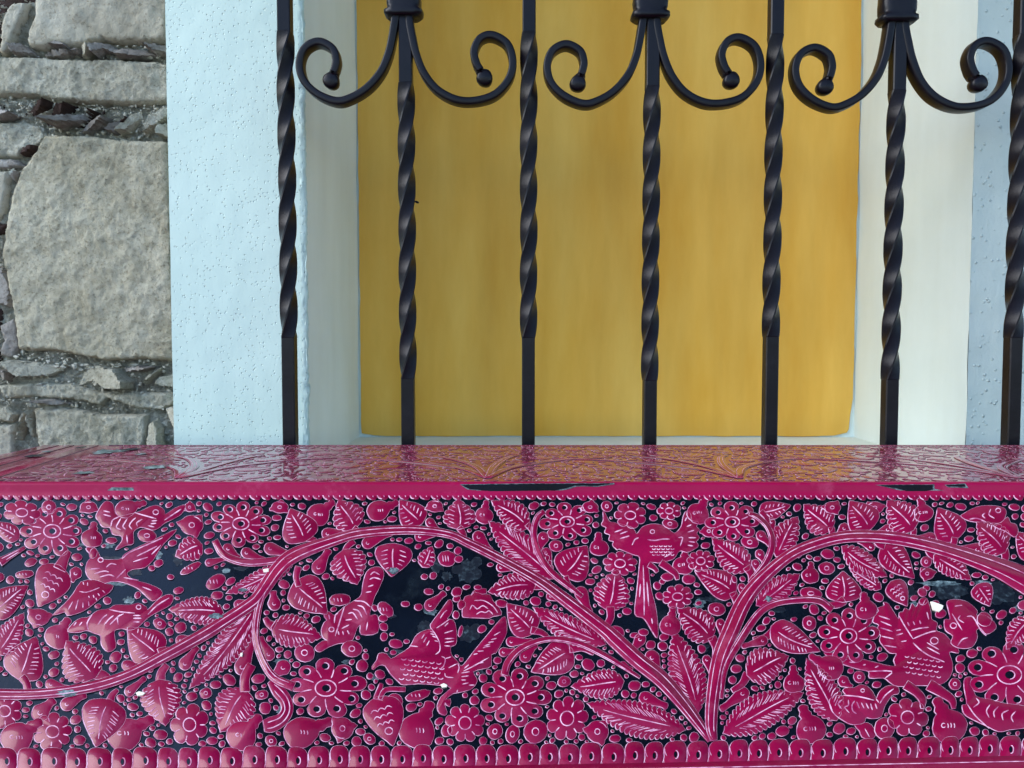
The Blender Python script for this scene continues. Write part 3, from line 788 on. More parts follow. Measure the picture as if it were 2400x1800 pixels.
def ringdot(cx, cy, rx, ry, rnd=R):
    return ellipse(cx, cy, rx, ry, 14, 0.2, 0.05), [(arc(cx, cy, rx * .3, ry * .34, 0, 2 * PI, 10), 2.2)], []
def bud(cx, cy, rx, ry, rnd=R):
    """ring dot with three small sepals"""
    a0 = rnd.random() * 6
    pts = []
    for i in range(30):
        a = 2 * PI * i / 30; k = 1 + 0.42 * max(0, math.cos(3 * (a - a0))) ** 5
        pts.append((cx + rx * k * math.cos(a), cy + ry * k * math.sin(a)))
    return pts, [(arc(cx, cy, rx * .25, ry * .27, 0, 2 * PI, 10), 2.2), (arc(cx, cy, rx * .92, ry * .92, a0 - 0.5, a0 + 0.5, 6), 2.0)], []
def hook(head, tail, r_):
    """tear-shaped leaf growing off a stem"""
    hx, hy = head; tx, ty = tail; L = math.hypot(tx - hx, ty - hy); ax, ay = (tx - hx) / L, (ty - hy) / L
    prof = [(-r_, 0), (-r_ * .8, r_ * .62), (0, r_), (L * .35, r_ * .72), (L * .75, r_ * .45), (L * 1.05, r_ * .5), (L * 1.05, -r_ * .4), (L * .7, -r_ * .42), (L * .3, -r_ * .75), (0, -r_ * .98), (-r_ * .8, -r_ * .6)]
    ol = smooth_closed([(hx + ax * s - ay * w_, hy + ay * s + ax * w_) for s, w_ in prof], 3)
    return ol, [(arc(hx, hy, r_ * .28, r_ * .25, 0.3, 4.2, 6), 2.0)], []
def fruit(base, tip, W):
    ol, st, _ = leaf(base, tip, W, 'heart'); L, P_ = local(base, tip); st = []
    for row, s in enumerate((0.28, 0.42, 0.57)):
        pts = []
        for i in range(13):
            w_ = (-0.30 + 0.60 * i / 12) * W * (1.1 - s * .6)
            pts.append(P_(s - 0.05 * abs(math.sin(PI * i / 4)), w_))
        st.append((pts, 2.4))
    c = P_(0.72, -0.02 * W); st.append((arc(c[0], c[1], W * .1, W * .09, 0, 2 * PI, 12), 2.4))
    return ol, st, []
def stem(pts, widths, inner=True, n=7):
    c = spline([Vector((x, y, w_)) for (x, y), w_ in zip(pts, widths)], False, n)
    L_, R_ = [], []; A_, B_ = [], []
    for i, p in enumerate(c):
        a, d_ = c[max(0, i - 1)], c[min(len(c) - 1, i + 1)]
        tx, ty = d_.x - a.x, d_.y - a.y; l = math.hypot(tx, ty) or 1; nx_, ny_ = ty / l, -tx / l
        w_ = p.z / 2
        L_.append((p.x + nx_ * w_, p.y + ny_ * w_)); R_.append((p.x - nx_ * w_, p.y - ny_ * w_))
        A_.append((p.x + nx_ * w_ * .45, p.y + ny_ * w_ * .45)); B_.append((p.x - nx_ * w_ * .42, p.y - ny_ * w_ * .42))
    st = []
    if inner: st = [(A_[2:-2], 2.3), (B_[4:-3], 2.2)] if max(widths) > 20 else [(A_[2:-2], 2.3)]
    return L_ + R_[::-1], st, []
TILE = {'A0': (0, 1140), 'A1': (480, 1140), 'A2': (960, 1140), 'A3': (1440, 1140), 'A4': (1920, 1140),
        'B0': (0, 1440), 'B1': (480, 1440), 'B2': (960, 1440), 'B3': (1440, 1440), 'B4': (1920, 1440)}
def T(tile, pts):
    ox, oy = TILE[tile]; return [(ox + u / 4.608, oy + v_ / 4.608) for u, v_ in pts]
def scales(cx, cy, rx, ry, rows=3, cols=4, rot=0.0, size=6):
    st = []
    for r_ in range(rows):
        for c in range(cols):
            u = (c - (cols - 1) / 2 + 0.5 * (r_ % 2)) / cols * 2 * rx * .8; w_ = (r_ - (rows - 1) / 2) / rows * 2 * ry * .8
            x, y = cx + u * math.cos(rot) - w_ * math.sin(rot), cy + u * math.sin(rot) + w_ * math.cos(rot)
            st.append((arc(x, y, size, size * .7, 0.2, 2.9, 5), 2.2))
    return st

placed = []                       # (name, outline) used for the free-space map
def put(name, shp, **k):
    ol, st, ds = shp
    if name != 'stem':
        if area(ol) < 0: ol = ol[::-1]
        ol = [(x + a * 1.5, y + c * 1.5) for (x, y), (a, c) in zip(ol, normals(ol))]
    placed.append(ol)
    return piece(name, ol, st, ds, front_map, **k)

# stems
LSTEM = [(1664,1738),(1635,1696),(1592,1640),(1548,1592),(1495,1550),(1440,1500),(1416,1478),(1329,1411),(1264,1363),(1177,1314),(1099,1275),(1047,1253),(957,1244),(849,1251),(784,1268),(697,1300),(654,1333),(610,1396),(588,1418),(523,1461),(477,1490),(391,1538),(304,1583),(217,1611),(108,1627),(0,1629),(-120,1622),(-280,1600),(-420,1560)]
LW = [14,26,34,38,38,38,34,30,26,24,22,20,22,24,26,34,34,30,30,30,30,28,26,26,24,26,26,20,12]
put('stem', stem(LSTEM, LW), h=0.00118)
RSTEM = [(1672,1738),(1666,1700),(1670,1635),(1685,1548),(1712,1480),(1744,1411),(1787,1357),(1852,1303),(1917,1275),(1985,1260),(2072,1261),(2159,1275),(2245,1299),(2332,1330),(2400,1362),(2500,1420)]
RW = [18,28,32,36,40,38,32,28,28,28,30,32,36,46,60,70]
put('stem', stem(RSTEM, RW), h=0.00122)
put('stem', stem([(1690,1640),(1698,1570),(1733,1505),(1776,1442),(1812,1418),(1860,1409),(1917,1409),(1950,1432)], [10,16,18,18,16,16,18,18]), h=0.00114)
put('stem', stem([(1755,1368),(1795,1318),(1809,1275),(1800,1240),(1778,1216),(1755,1205)], [10,16,16,14,14,10]), h=0.00113)
put('stem', stem([(1365,1400),(1318,1365),(1285,1335),(1259,1292),(1251,1249),(1259,1216),(1276,1200)], [10,15,16,15,15,15,12]), h=0.00112)
put('stem', stem([(1500,1590),(1420,1540),(1351,1508),(1285,1500),(1225,1520),(1192,1553),(1182,1585)], [8,14,15,14,16,18,18]), h=0.00111)
put('stem', stem([(625,1375),(606,1430),(600,1494),(615,1548),(643,1590),(690,1612)], [12,17,17,18,20,22]), h=0.00110)
put('stem', stem([(700,1300),(640,1316),(575,1320),(525,1302),(504,1268)], [16,18,18,18,16]), h=0.00109)
put('stem', stem([(0,1320),(25,1305),(60,1285)], [22,14,8]), h=0.00108)
# stalks of single leaves
for a, c, w1, w2 in [((1250,1375),(1315,1395),16,8), ((1345,1385),(1326,1352),14,10), ((700,1375),(700,1330),12,14), ((806,1300),(830,1270),12,12), ((716,1262),(745,1275),14,10),
                     ((1076,1238),(1088,1268),14,10), ((1236,1230),(1250,1260),14,10), ((1430,1425),(1420,1470),18,14), ((1668,1495),(1676,1545),20,14), ((1718,1390),(1722,1440),18,12),
                     ((1750,1330),(1762,1365),20,14), ((1752,1580),(1715,1620),20,10), ((1815,1478),(1765,1500),18,10), ((52,1588),(66,1620),18,16), ((222,1580),(262,1598),26,12),
                     ((372,1530),(410,1528),16,10), ((376,1598),(392,1560),22,14), ((258,1648),(276,1618),20,8), ((1245,1478),(1290,1502),16,8), ((1335,1520),(1392,1530),22,14), ((575,1622),(590,1560),22,20), ((1783,1200),(1800,1232),12,10), ((1948,1238),(1944,1270),14,10), ((643,1470),(622,1450),22,10), ((2036,1240),(2000,1256),16,10), ((2140,1240),(2136,1262),14,10), ((2237,1262),(2226,1285),14,12), ((2352,1290),(2352,1320),20,14), ((1978,1408),(1940,1420),20,12), ((2072,1282),(2050,1268),14,10), ((2190,1306),(2172,1290),14,10), ((830,1238),(838,1250),12,12), ((640,1240),(660,1262),0.1,0.1)]:
    if w1 < 1: continue
    mx_, my_ = (a[0] + c[0]) / 2 + (c[1] - a[1]) * .12, (a[1] + c[1]) / 2 - (c[0] - a[0]) * .12
    put('stalk', stem([a, (mx_, my_), c], [w1, (w1 + w2) / 2.1, w2], False, 5))
# leaves: (kind, base, tip, width)
LEAVES = [
 ('feather',(1300,1358),(1151,1228),78), ('feather',(690,1318),(536,1389),46), ('feather',(612,1405),(450,1608),70), ('feather',(1636,1672),(1581,1488),84),
 ('feather',(1420,1512),(1255,1428),62), ('feather',(1606,1712),(1384,1652),84), ('feather',(1694,1720),(1876,1628),86), ('feather',(1818,1306),(1867,1216),64),
 ('feather',(1772,1420),(1870,1350),60), ('feather',(1972,1282),(2074,1350),56), ('serr',(2188,1303),(2272,1358),54), ('heart',(2070,1278),(2140,1354),66),
 ('heart',(714,1270),(682,1196),84), ('heart',(690,1368),(764,1438),88), ('heart',(1318,1348),(1374,1283),84), ('heart',(1250,1484),(1190,1418),70),
 ('serr',(832,1240),(795,1176),78), ('serr',(806,1290),(836,1368),88), ('heart',(924,1276),(918,1350),86), ('heart',(988,1228),(938,1175),66),
 ('serr',(1075,1242),(1074,1174),78), ('serr',(1238,1238),(1155,1178),64), ('serr',(1254,1374),(1148,1388),64), ('serr',(1424,1432),(1446,1340),86),
 ('heart',(1340,1524),(1248,1574),76), ('serr',(1462,1598),(1343,1610),70), ('serr',(1668,1500),(1590,1428),76), ('heart',(1722,1392),(1631,1341),64),
 ('serr',(1756,1336),(1672,1266),70), ('heart',(1780,1202),(1850,1186),42), ('serr',(1750,1584),(1844,1541),86), ('heart',(1808,1470),(1918,1526),66),
 ('serr',(1948,1244),(1886,1186),70), ('heart',(2038,1242),(1992,1178),78), ('serr',(2140,1244),(2081,1177),80), ('heart',(2238,1266),(2199,1194),78),
 ('serr',(2354,1296),(2291,1228),76), ('heart',(2428,1305),(2382,1250),64), ('heart',(1974,1412),(1975,1343),82), ('serr',(2064,1381),(1992,1333),34),
 ('heart',(44,1592),(84,1497),94), ('serr',(224,1590),(159,1507),102), ('heart',(374,1540),(302,1474),92), ('serr',(374,1594),(388,1698),98),
 ('heart',(258,1642),(226,1748),102), ('serr',(-8,1535),(54,1442),62), ('serr',(524,1437),(401,1430),66), ('serr',(474,1278),(414,1304),58),
 ('heart',(44,1262),(-20,1226),40), ('serr',(636,1472),(750,1494),78), ('serr',(578,1618),(519,1713),96), ('serr',(1960,1690),(1892,1550),78),
 ('heart',(2290,1372),(2318,1420),50), ('serr',(2000,1600),(2000,1601),1), ('serr',(990,1330),(1012,1284),40), ('heart',(-20,1440),(64,1376),66), ('serr',(2420,1450),(2360,1520),60),
 ('feather',(20,1660),(-70,1700),70), ('heart',(2480,1240),(2420,1190),60), ('serr',(-60,1220),(-10,1180),50), ('serr',(2480,1700),(2520,1560),80), ('heart',(-60,1560),(-130,1500),70),
]
for kd, b_, t_, W in LEAVES:
    if W < 5: continue
    put('leaf', leaf(b_, t_, W, kd))
for c in [(123,1246,74,57,10,.3),(565,1229,71,52,10,.1),(1329,1224,63,45,8,.25),(1716,1225,62,45,8,.35),(1988,1492,72,64,9,.2),(764,1614,92,70,9,.15),(1207,1636,81,68,9,.35),(2365,1583,106,80,9,.3),(2440,1205,50,34,8,.1)]:
    put('flower', flower(*c))
for c in [(52,1203,42,29),(1477,1209,39,29),(1568,1199,27,21),(1453,1322,38,29),(1642,1316,31,26),(1588,1400,37,27),(124,1716,47,43),(445,1700,45,48),(1090,1696,44,46),(1329,1685,48,52),(2126,1683,46,46),(12,1668,42,40),(485,1425,1,1),(-70,1290,40,30)]:
    if c[2] > 2: put('blossom', rosette(*c, n=R.choice((7, 8, 9)), rot=R.random()))
for cx, cy, rx, ry, a in [(215,1262,24,19,-1.4),(747,1206,24,17,-.7),(888,1197,26,17,-.4),(1134,1209,20,18,-1.4),(1403,1284,24,20,-1.6),(1570,1466,24,22,-1.4),(1635,1204,24,17,-1.1),(1600,1326,24,19,-1.4),(1898,1350,22,18,-1.5),(2163,1203,22,17,-1.8),(2028,1430,26,22,-1.7),(1859,1602,27,24,-1.6),(1898,1710,32,28,-1.9),(41,1729,36,24,-.6),(293,1720,38,28,-.5),(567,1724,30,25,-.8),(708,1716,40,28,-.35),(977,1712,36,33,-1.1),(1944,1566,28,20,-2.6),(2222,1702,36,32,-2.0),(134,1492,26,20,-1.0),(297,1193,26,15,-.3)]:
    put('seed_pod', (lambda b_: ([(x + 2.2 * noise.noise(Vector((x * .07, y * .07, 2))), y + 2.2 * noise.noise(Vector((x * .07, y * .07, 9)))) for x, y in b_[0]], b_[1], b_[2]))(bulb(cx, cy, rx * .9, ry * .9, a)))
for c in [(1255,1716,27,27),(1160,1716,17,18),(1201,1722,16,20),(714,1531,24,20),(825,1522,23,19),(1757,1272,19,14),(1303,1281,15,13),(1679,1429,19,15),(1937,1333,18,14),(345,1257,22,14),(1422,1188,12,12),(1570,1229,17,11),(1896,1462,16,16),(1900,1392,26,13),(2072,1709,24,24),(2170,1318,12,12),(115,1190,17,15)]:
    put('berry', ringdot(*c))
for c in [(803,1709,25,25),(1400,1716,25,25),(208,1190,19,13),(91,1448,25,19),(656,1190,19,13),(1019,1188,18,13),(1383,1190,18,12),(1661,1246,16,13),(1950,1191,19,13),(2050,1191,19,13),(2172,1346,16,13),(450,1232,26,22),(445,1190,12,10)]:
    put('bud', bud(*c))
HOOKS = [((747,1331),(769,1292),16),((862,1274),(915,1250),13),((768,1252),(830,1250),13),((634,1287),(684,1301),14),((578,1297),(618,1313),12),((535,1288),(560,1309),12),((643,1416),(640,1389),15),((984,1259),(1034,1250),11),((1008,1226),(1030,1246),10),((1122,1260),(1150,1292),14),((1174,1331),(1218,1334),10),((1273,1262),(1262,1292),13),((1280,1298),(1292,1342),12),((1362,1392),(1382,1436),15),((1290,1399),(1330,1410),9),((1198,1505),(1245,1503),11),((1180,1530),(1205,1525),10),((1231,1540),(1254,1513),13),((1528,1543),(1546,1588),17),((1500,1500),(1480,1530),13),((1513,1637),(1560,1655),15),((1656,1548),(1668,1585),10),((1688,1463),(1696,1505),10),((1740,1627),(1692,1662),15),((1787,1503),(1742,1516),11),((1738,1378),(1746,1412),9),((1783,1257),(1804,1278),11),((1780,1300),(1790,1318),10),((1770,1322),(1776,1345),9),((1978,1240),(1958,1262),12),((2080,1243),(2046,1256),12),((2180,1262),(2140,1264),12),((2290,1290),(2236,1288),15),((2040,1283),(2012,1270),9),((299,1561),(354,1570),12),((434,1557),(460,1520),14),((425,1502),(474,1497),12),((304,1622),(338,1592),11),((95,1672),(124,1642),20),((158,1652),(198,1630),15),((120,1605),(160,1614),12),((568,1565),(594,1498),18),((630,1535),(611,1498),14),((664,1566),(640,1586),17),((560,1418),(590,1410),11),((490,1320),(530,1310),8),((1807,1225),(1812,1260),9),((1892,1285),(1870,1305),9),((1460,1560),(1480,1570),8)]
for a, c, r_ in HOOKS: put('leaflet', hook(a, c, r_))
put('leaflet', (lambda q: q)(stem(T('B1', [(700,735),(790,830),(870,930),(890,1040),(830,1140),(720,1195),(640,1210)]), [10,28,28,26,28,34,26], True, 5)))
put('fruit', fruit((884,1636),(920,1746),92)); put('fruit', fruit((140,1328),(92,1420),84)); put('fruit', fruit((2088,1365),(2124,1420),50))
put('stalk', stem([(886,1640),(890,1618),(894,1604)], [22,12,8], False, 4)); put('stalk', stem([(140,1335),(152,1310),(163,1294)], [30,18,10], False, 4))
put('stalk', stem([(890,1640),(905,1618),(950,1617)], [8,9,10], False, 4))
put('leaflet', stem(T('B1', [(2000,960),(2040,920),(2080,950),(2050,1060)]), [20,24,24,12], False, 4))
put('leaflet', hook((178,1345),(168,1362),14))
put('fruit', (smooth_closed(T('A2', [(570,1400),(575,1290),(600,1200),(680,1180),(700,1150),(800,1180),(860,1175),(895,1240),(970,1330),(990,1390),(900,1408),(860,1428),(740,1425),(600,1418)]), 2),
     [(T('A2', [(700,1240),(800,1240),(900,1300),(950,1370)]), 2.2), (T('A2', [(650,1340),(680,1290),(730,1330),(790,1295),(850,1330)]), 2.4), (T('A2', [(720,1390),(770,1360),(820,1370),(860,1350),(900,1390)]), 2.4)], []))
put('leaflet', stem(T('A2', [(680,1220),(730,1150),(825,1135)]), [12,14,10], False, 4))
put('leaflet', hook((1008,1420),(1040,1392),13))
# birds
def bird(tile, pts, st=(), eye=None, extra=()):
    strokes = [(T(tile, s_), 2.9) for s_ in st] + list(extra)
    if eye:
        (ex, ey), = T(tile, [eye[:2]]); strokes.append((arc(ex, ey, eye[2] / 4.6, eye[2] / 5.2, 0, 2 * PI, 12), 2.4))
    put('bird', (smooth_closed(T(tile, pts), 3), strokes, []))
bird('A0', [(1110,200),(1160,168),(1220,200),(1240,290),(1290,330),(1400,310),(1480,290),(1560,260),(1620,230),(1700,215),(1770,260),(1790,310),(1900,240),(2005,210),(1960,300),(1860,360),(1780,400),(1700,460),(1640,475),(1560,450),(1500,450),(1440,500),(1440,620),(1360,640),(1250,690),(1320,600),(1310,540),(1220,520),(1190,450),(1110,440),(1070,380),(1040,340),(1060,280)],
     [[(1460,290),(1560,320),(1690,355)],[(1310,350),(1280,400),(1260,450),(1310,475)],[(1380,350),(1350,400),(1330,440),(1360,470)],[(1470,345),(1430,380),(1400,430),(1430,470)],[(1540,360),(1480,400),(1490,440)],[(1200,440),(1220,370),(1300,330)],[(1640,380),(1700,375)],[(1630,410),(1690,405)],[(1780,370),(1870,310),(1960,250)],[(1120,270),(1190,285)],[(1120,310),(1200,330)],[(1600,430),(1670,445)],[(1370,530),(1380,620)]], (1685,285,30))
bird('A0', [(930,680),(1010,660),(1060,720),(1100,790),(1200,800),(1310,790),(1350,740),(1500,660),(1700,570),(1910,470),(1770,620),(1700,720),(1650,800),(1560,880),(1430,900),(1370,950),(1450,1020),(1600,1060),(1730,1120),(1745,1180),(1650,1240),(1560,1170),(1480,1100),(1330,1040),(1200,1030),(1080,1060),(980,1010),(930,930),(945,830),(990,760)],
     [[(1320,790),(1400,720),(1560,650),(1760,560)],[(1480,760),(1600,700),(1700,650)],[(1440,820),(1600,770)],[(1640,740),(1740,640)],[(970,900),(1080,890)],[(1020,950),(1120,920),(1180,930)],[(1080,985),(1180,960),(1240,980)],[(1150,880),(1200,840),(1260,850)],[(1340,990),(1500,1020)],[(1540,1090),(1640,1130)],[(1260,1000),(1360,900)]], (1090,800,28))
put('wing', (smooth_closed(T('A0', [(880,1040),(1020,1020),(1140,1060),(1225,1080),(1180,1150),(1100,1200),(1040,1250),(980,1300),(900,1350),(820,1380),(730,1400),(700,1360),(570,1400),(700,1280),(800,1160)]), 2),
     [(T('A0', q), 2.4) for q in ([(860,1140),(940,1150),(1080,1100)],[(900,1040),(910,1070)],[(950,1045),(950,1080)],[(960,1190),(970,1210)],[(1010,1180),(1020,1210)],[(1060,1160),(1080,1190)],[(1110,1130),(1140,1160)],[(790,1250),(740,1340)],[(850,1230),(820,1340)],[(900,1260),(900,1320)],[(960,1250),(965,1300)],[(1040,1210),(1050,1240)])], []))
bird('A0', [(735,1570),(800,1480),(880,1430),(960,1420),(1060,1350),(1180,1330),(1250,1290),(1400,1290),(1500,1270),(1580,1310),(1600,1340),(1700,1240),(1800,1180),(1870,1190),(1840,1280),(1700,1360),(1600,1420),(1480,1530),(1390,1555),(1320,1540),(1240,1560),(1240,1640),(1250,1740),(1170,1790),(1100,1720),(1090,1620),(1020,1590),(940,1560),(850,1580)],
     [[(1180,1335),(1300,1360),(1460,1375)],[(1160,1390),(1110,1430),(1060,1500)],[(1230,1400),(1180,1440),(1130,1500)],[(1300,1390),(1250,1440),(1190,1500)],[(960,1560),(945,1480),(1000,1390)],[(1280,1500),(1275,1420),(1340,1380)],[(1440,1400),(1520,1400)],[(1440,1430),(1530,1430)],[(1440,1470),(1510,1470)],[(1600,1390),(1700,1290),(1830,1210)],[(800,1510),(830,1470)],[(860,1510),(890,1470)]], (1500,1310,26))
bird('A1', [(1260,1560),(1290,1480),(1320,1450),(1290,1400),(1340,1360),(1400,1400),(1470,1340),(1520,1300),(1620,1240),(1690,1180),(1710,1050),(1750,930),(1830,880),(1910,890),(1930,970),(1880,1100),(1830,1200),(1800,1300),(1780,1400),(1860,1400),(1865,1580),(1690,1600),(1680,1500),(1640,1540),(1600,1650),(1540,1690),(1440,1700),(1330,1740),(1240,1790),(1190,1750),(1270,1680),(1330,1670),(1280,1640)],
     [[(1610,1240),(1720,1250),(1790,1310)],[(1790,960),(1830,930),(1890,960)],[(1780,1010),(1830,990),(1900,1010)],[(1760,1090),(1820,1070)],[(1740,1150),(1800,1140)],[(1510,1300),(1460,1460),(1410,1620)],[(1400,1480),(1410,1400),(1440,1370)],[(1340,1390),(1350,1440)],[(1550,1380),(1600,1370),(1650,1440)],[(1600,1330),(1660,1350),(1700,1420)],[(1650,1290),(1710,1310),(1750,1390)],[(1520,1450),(1590,1440)],[(1480,1540),(1560,1500)],[(1760,1470),(1745,1560)],[(1440,1570),(1450,1610)],[(1490,1570),(1500,1610)],[(1540,1560),(1560,1600)]], (1370,1550,28))
def O(pts): return [(x * 1.085, y * 1.085) for x, y in pts]
b5 = T('B2', [(225,120),(330,-20),(400,-120),(440,-152),(465,-90),(450,-10),(402,58),(470,68),(500,160),(505,300),(480,340),(442,352),(442,420),(462,460),(520,520),(545,560),(585,550),(700,400),(850,220),(1000,45),(1040,60),(1045,200),(1000,300),(930,420),(880,440),(880,560),(800,590),(685,622),(722,700),(720,745),(660,812),(520,850),(460,862),(375,932),(440,920),(430,1000),(372,972),(402,1060),(380,1092),(322,1070),(298,1000),(340,900),(450,800),(330,770),(100,752),(-60,765),(-112,740),(-212,640),(-262,562),(-330,552),(-392,600),(-402,570),(-352,500),(-332,432),(-252,432),(-202,488),(-112,440),(0,365),(60,252),(120,202),(200,172),(240,168)])
ex = [(T('B2', q), 2.4) for q in ([(330,50),(370,-10),(405,-40)],[(290,155),(360,110),(430,60)],[(380,135),(420,95)],[(375,210),(470,180)],[(380,270),(485,265)],[(380,310),(480,295)],[(375,345),(440,350)],[(240,165),(290,240),(325,320),(325,400),(280,440)],[(220,190),(260,200)],[(225,215),(270,225)],[(245,240),(290,255)],[(270,290),(310,300)],[(130,270),(165,215)],[(150,310),(185,250)],[(185,345),(215,290)],[(0,345),(90,355)],[(345,460),(385,485),(370,560),(330,600)],[(385,485),(450,465)],[(420,585),(510,540)],[(380,640),(395,680),(475,690)],[(520,640),(535,580),(520,530)],[(590,590),(640,550)],[(580,620),(700,560),(860,470)],[(690,440),(735,430)],[(735,405),(800,400)],[(790,370),(830,355),(870,350)],[(800,350),(870,325)],[(850,310),(910,300)],[(880,280),(940,265)],[(910,235),(980,195)],[(560,640),(650,625)],[(560,680),(640,670)],[(560,715),(610,715)],[(570,760),(640,745)],[(640,770),(700,770)],[(690,560),(730,545)],[(750,535),(800,520)],[(380,960),(400,985)],[(510,850),(520,820)])]
put('bird', (smooth_closed(b5, 2), ex + scales(985, 1572, 62, 36, 5, 6, 0.12, 6), []))
bird('A3', [(-120,270),(-60,380),(0,400),(120,430),(200,460),(240,520),(300,450),(400,415),(520,430),(620,500),(660,510),(720,440),(740,340),(765,285),(790,280),(820,310),(825,370),(860,385),(902,392),(880,440),(912,470),(884,510),(912,560),(880,600),(902,645),(860,680),(780,715),(700,700),(640,780),(560,810),(470,830),(370,840),(390,1100),(440,1300),(465,1500),(460,1640),(400,1560),(340,1460),(300,1420),(220,1380),(240,1150),(265,900),(270,770),(200,740),(50,680),(30,690),(-20,640),(-10,600),(-60,585),(-50,530),(-105,505),(-90,450),(-140,420),(-120,370)],
     [[(355,580),(430,590),(520,575),(600,575)],[(190,640),(220,580),(260,560)],[(310,860),(320,1200),(320,1400)],[(280,1060),(270,1200)],[(350,1040),(370,1300)],[(690,560),(735,560),(710,650)],[(800,560),(880,560)],[(800,600),(870,610)],[(790,640),(850,650)],[(60,520),(140,490)],[(60,570),(160,540)],[(0,500),(90,470)],[(540,770),(640,710)],[(400,1430),(410,1490)],[(760,380),(780,340)],[(780,440),(830,420)],[(790,500),(860,480)]], (410,495,24),
     scales(1440 + 500 / 4.608, 1140 + 690 / 4.608, 34, 17, 4, 5, 0, 4))
put('bird_leg', stem(T('A3', [(370,850),(430,890),(460,930)]), [14,10,8], False, 4)); put('bird_leg', stem(T('A3', [(500,830),(600,900),(660,950),(680,1010)]), [16,14,12,8], False, 4))
bird('B4', [(585,50),(600,10),(640,-30),(630,-60),(700,-90),(690,-120),(740,-110),(800,-20),(855,60),(862,-10),(900,-20),(925,-60),(970,-40),(1000,-110),(1040,-70),(1080,-130),(1110,-90),(1160,-160),(1200,-20),(1210,60),(1270,100),(1260,180),(1350,220),(1420,300),(1480,360),(1500,420),(1400,410),(1430,520),(1430,620),(1370,720),(1250,770),(1050,770),(850,780),(760,740),(690,690),(540,690),(530,620),(400,590),(200,520),(50,420),(250,440),(500,500),(800,570),(800,500),(830,430),(760,420),(700,360),(650,290),(660,230),(610,190),(640,120),(580,90)],
     [[(1010,270),(1100,230),(1200,195),(1260,185)],[(860,20),(920,130),(1010,270)],[(1160,310),(1290,385)],[(1160,360),(1300,435)],[(1010,310),(1080,380),(1180,450),(1280,490),(1350,520)],[(640,20),(760,60)],[(660,80),(780,130)],[(660,150),(790,190)],[(670,240),(800,270)],[(700,340),(830,360)],[(990,180),(1060,160),(1120,150),(1180,145)],[(950,90),(970,130)],[(1010,80),(1030,120)],[(1080,70),(1095,110)],[(1160,-20),(1180,60)],[(830,180),(880,170)],[(830,230),(900,210)],[(880,300),(940,290)],[(230,485),(300,495)],[(320,520),(400,525)],[(470,555),(500,545)],[(600,580),(640,560)],[(520,620),(780,620),(700,700)]], (1240,290,42),
     scales(1920 + 1100 / 4.608, 1440 + 560 / 4.608, 55, 30, 4, 6, 0.15, 5))
put('bird_leg', stem(T('B4', [(930,765),(1050,850),(1110,930),(1110,1020)]), [22,18,16,8], False, 5)); put('bird_leg', stem(T('B4', [(1180,765),(1340,860),(1430,930),(1450,1020)]), [26,20,16,8], False, 5))
bird('B4', [(110,930),(170,890),(280,880),(250,830),(300,800),(380,800),(440,770),(520,790),(580,860),(610,920),(650,840),(740,780),(840,790),(850,860),(780,880),(700,1000),(660,1110),(560,1130),(500,1120),(480,1170),(420,1190),(330,1190),(220,1130),(150,1070),(115,1000)],
     [[(250,880),(420,895),(590,935)],[(240,930),(200,970),(240,1030)],[(310,930),(310,990),(270,1010),(320,1070)],[(380,940),(350,990),(360,1050),(400,1080)],[(400,950),(430,1020)],[(450,960),(480,1020)],[(500,965),(530,1025)],[(550,970),(570,1040)],[(600,970),(620,1030)],[(610,920),(640,960)],[(650,970),(710,880),(800,810)]], (465,830,20))
put('leaflet', hook(*T('B4', [(260,730),(340,790)]), 13))
put('bird_leg', (smooth_closed(T('B4', [(380,1200),(480,1175),(560,1200),(605,1300),(550,1350),(460,1330),(430,1260)]), 2), [(T('B4', [(490,1240),(540,1330)]), 2.4)], []))
bird('B4', [(1570,700),(1640,690),(1620,760),(1660,830),(1700,900),(1850,930),(2000,970),(2212,1000),(2400,1080),(2412,1200),(2212,1230),(2050,1250),(1930,1270),(1780,1200),(1650,1140),(1560,1080),(1540,990),(1590,970),(1560,800)],
     [[(1590,970),(1680,1100),(1830,1240)],[(1690,910),(1720,960),(1660,1010)],[(1840,980),(1800,1050),(1830,1120)],[(1930,1000),(1880,1060),(1890,1120)],[(2040,1040),(1970,1080),(1980,1150)],[(2120,1050),(2070,1110),(2090,1170)]])
bird('A4', [(1380,1250),(1480,1230),(1600,1260),(1700,1350),(1690,1400),(1780,1400),(1880,1470),(1900,1540),(1800,1600),(1740,1540),(1690,1560),(1700,1640),(1640,1740),(1510,1750),(1420,1700),(1440,1620),(1360,1560),(1350,1450),(1410,1440),(1390,1340)],
     [[(1430,1380),(1540,1560)],[(1520,1400),(1500,1440),(1560,1480)],[(1590,1410),(1660,1420),(1740,1560),(1800,1620)],[(1460,1300),(1540,1290)],[(1490,1730),(1540,1660),(1600,1640)]], (1445,1510,34))
bird('A4', [(1530,330),(1560,300),(1700,230),(1850,215),(1990,240),(2010,310),(1960,390),(1850,400),(1700,390),(1600,370)],
     [[(1850,250),(1830,310),(1890,350)],[(1620,360),(1700,350),(1800,390)],[(1790,290),(1760,320),(1790,350)]], (1930,265,28))
bird('A4', [(1880,430),(1960,400),(2030,340),(2060,400),(2120,420),(2140,500),(2100,550),(2010,490),(1930,460)])
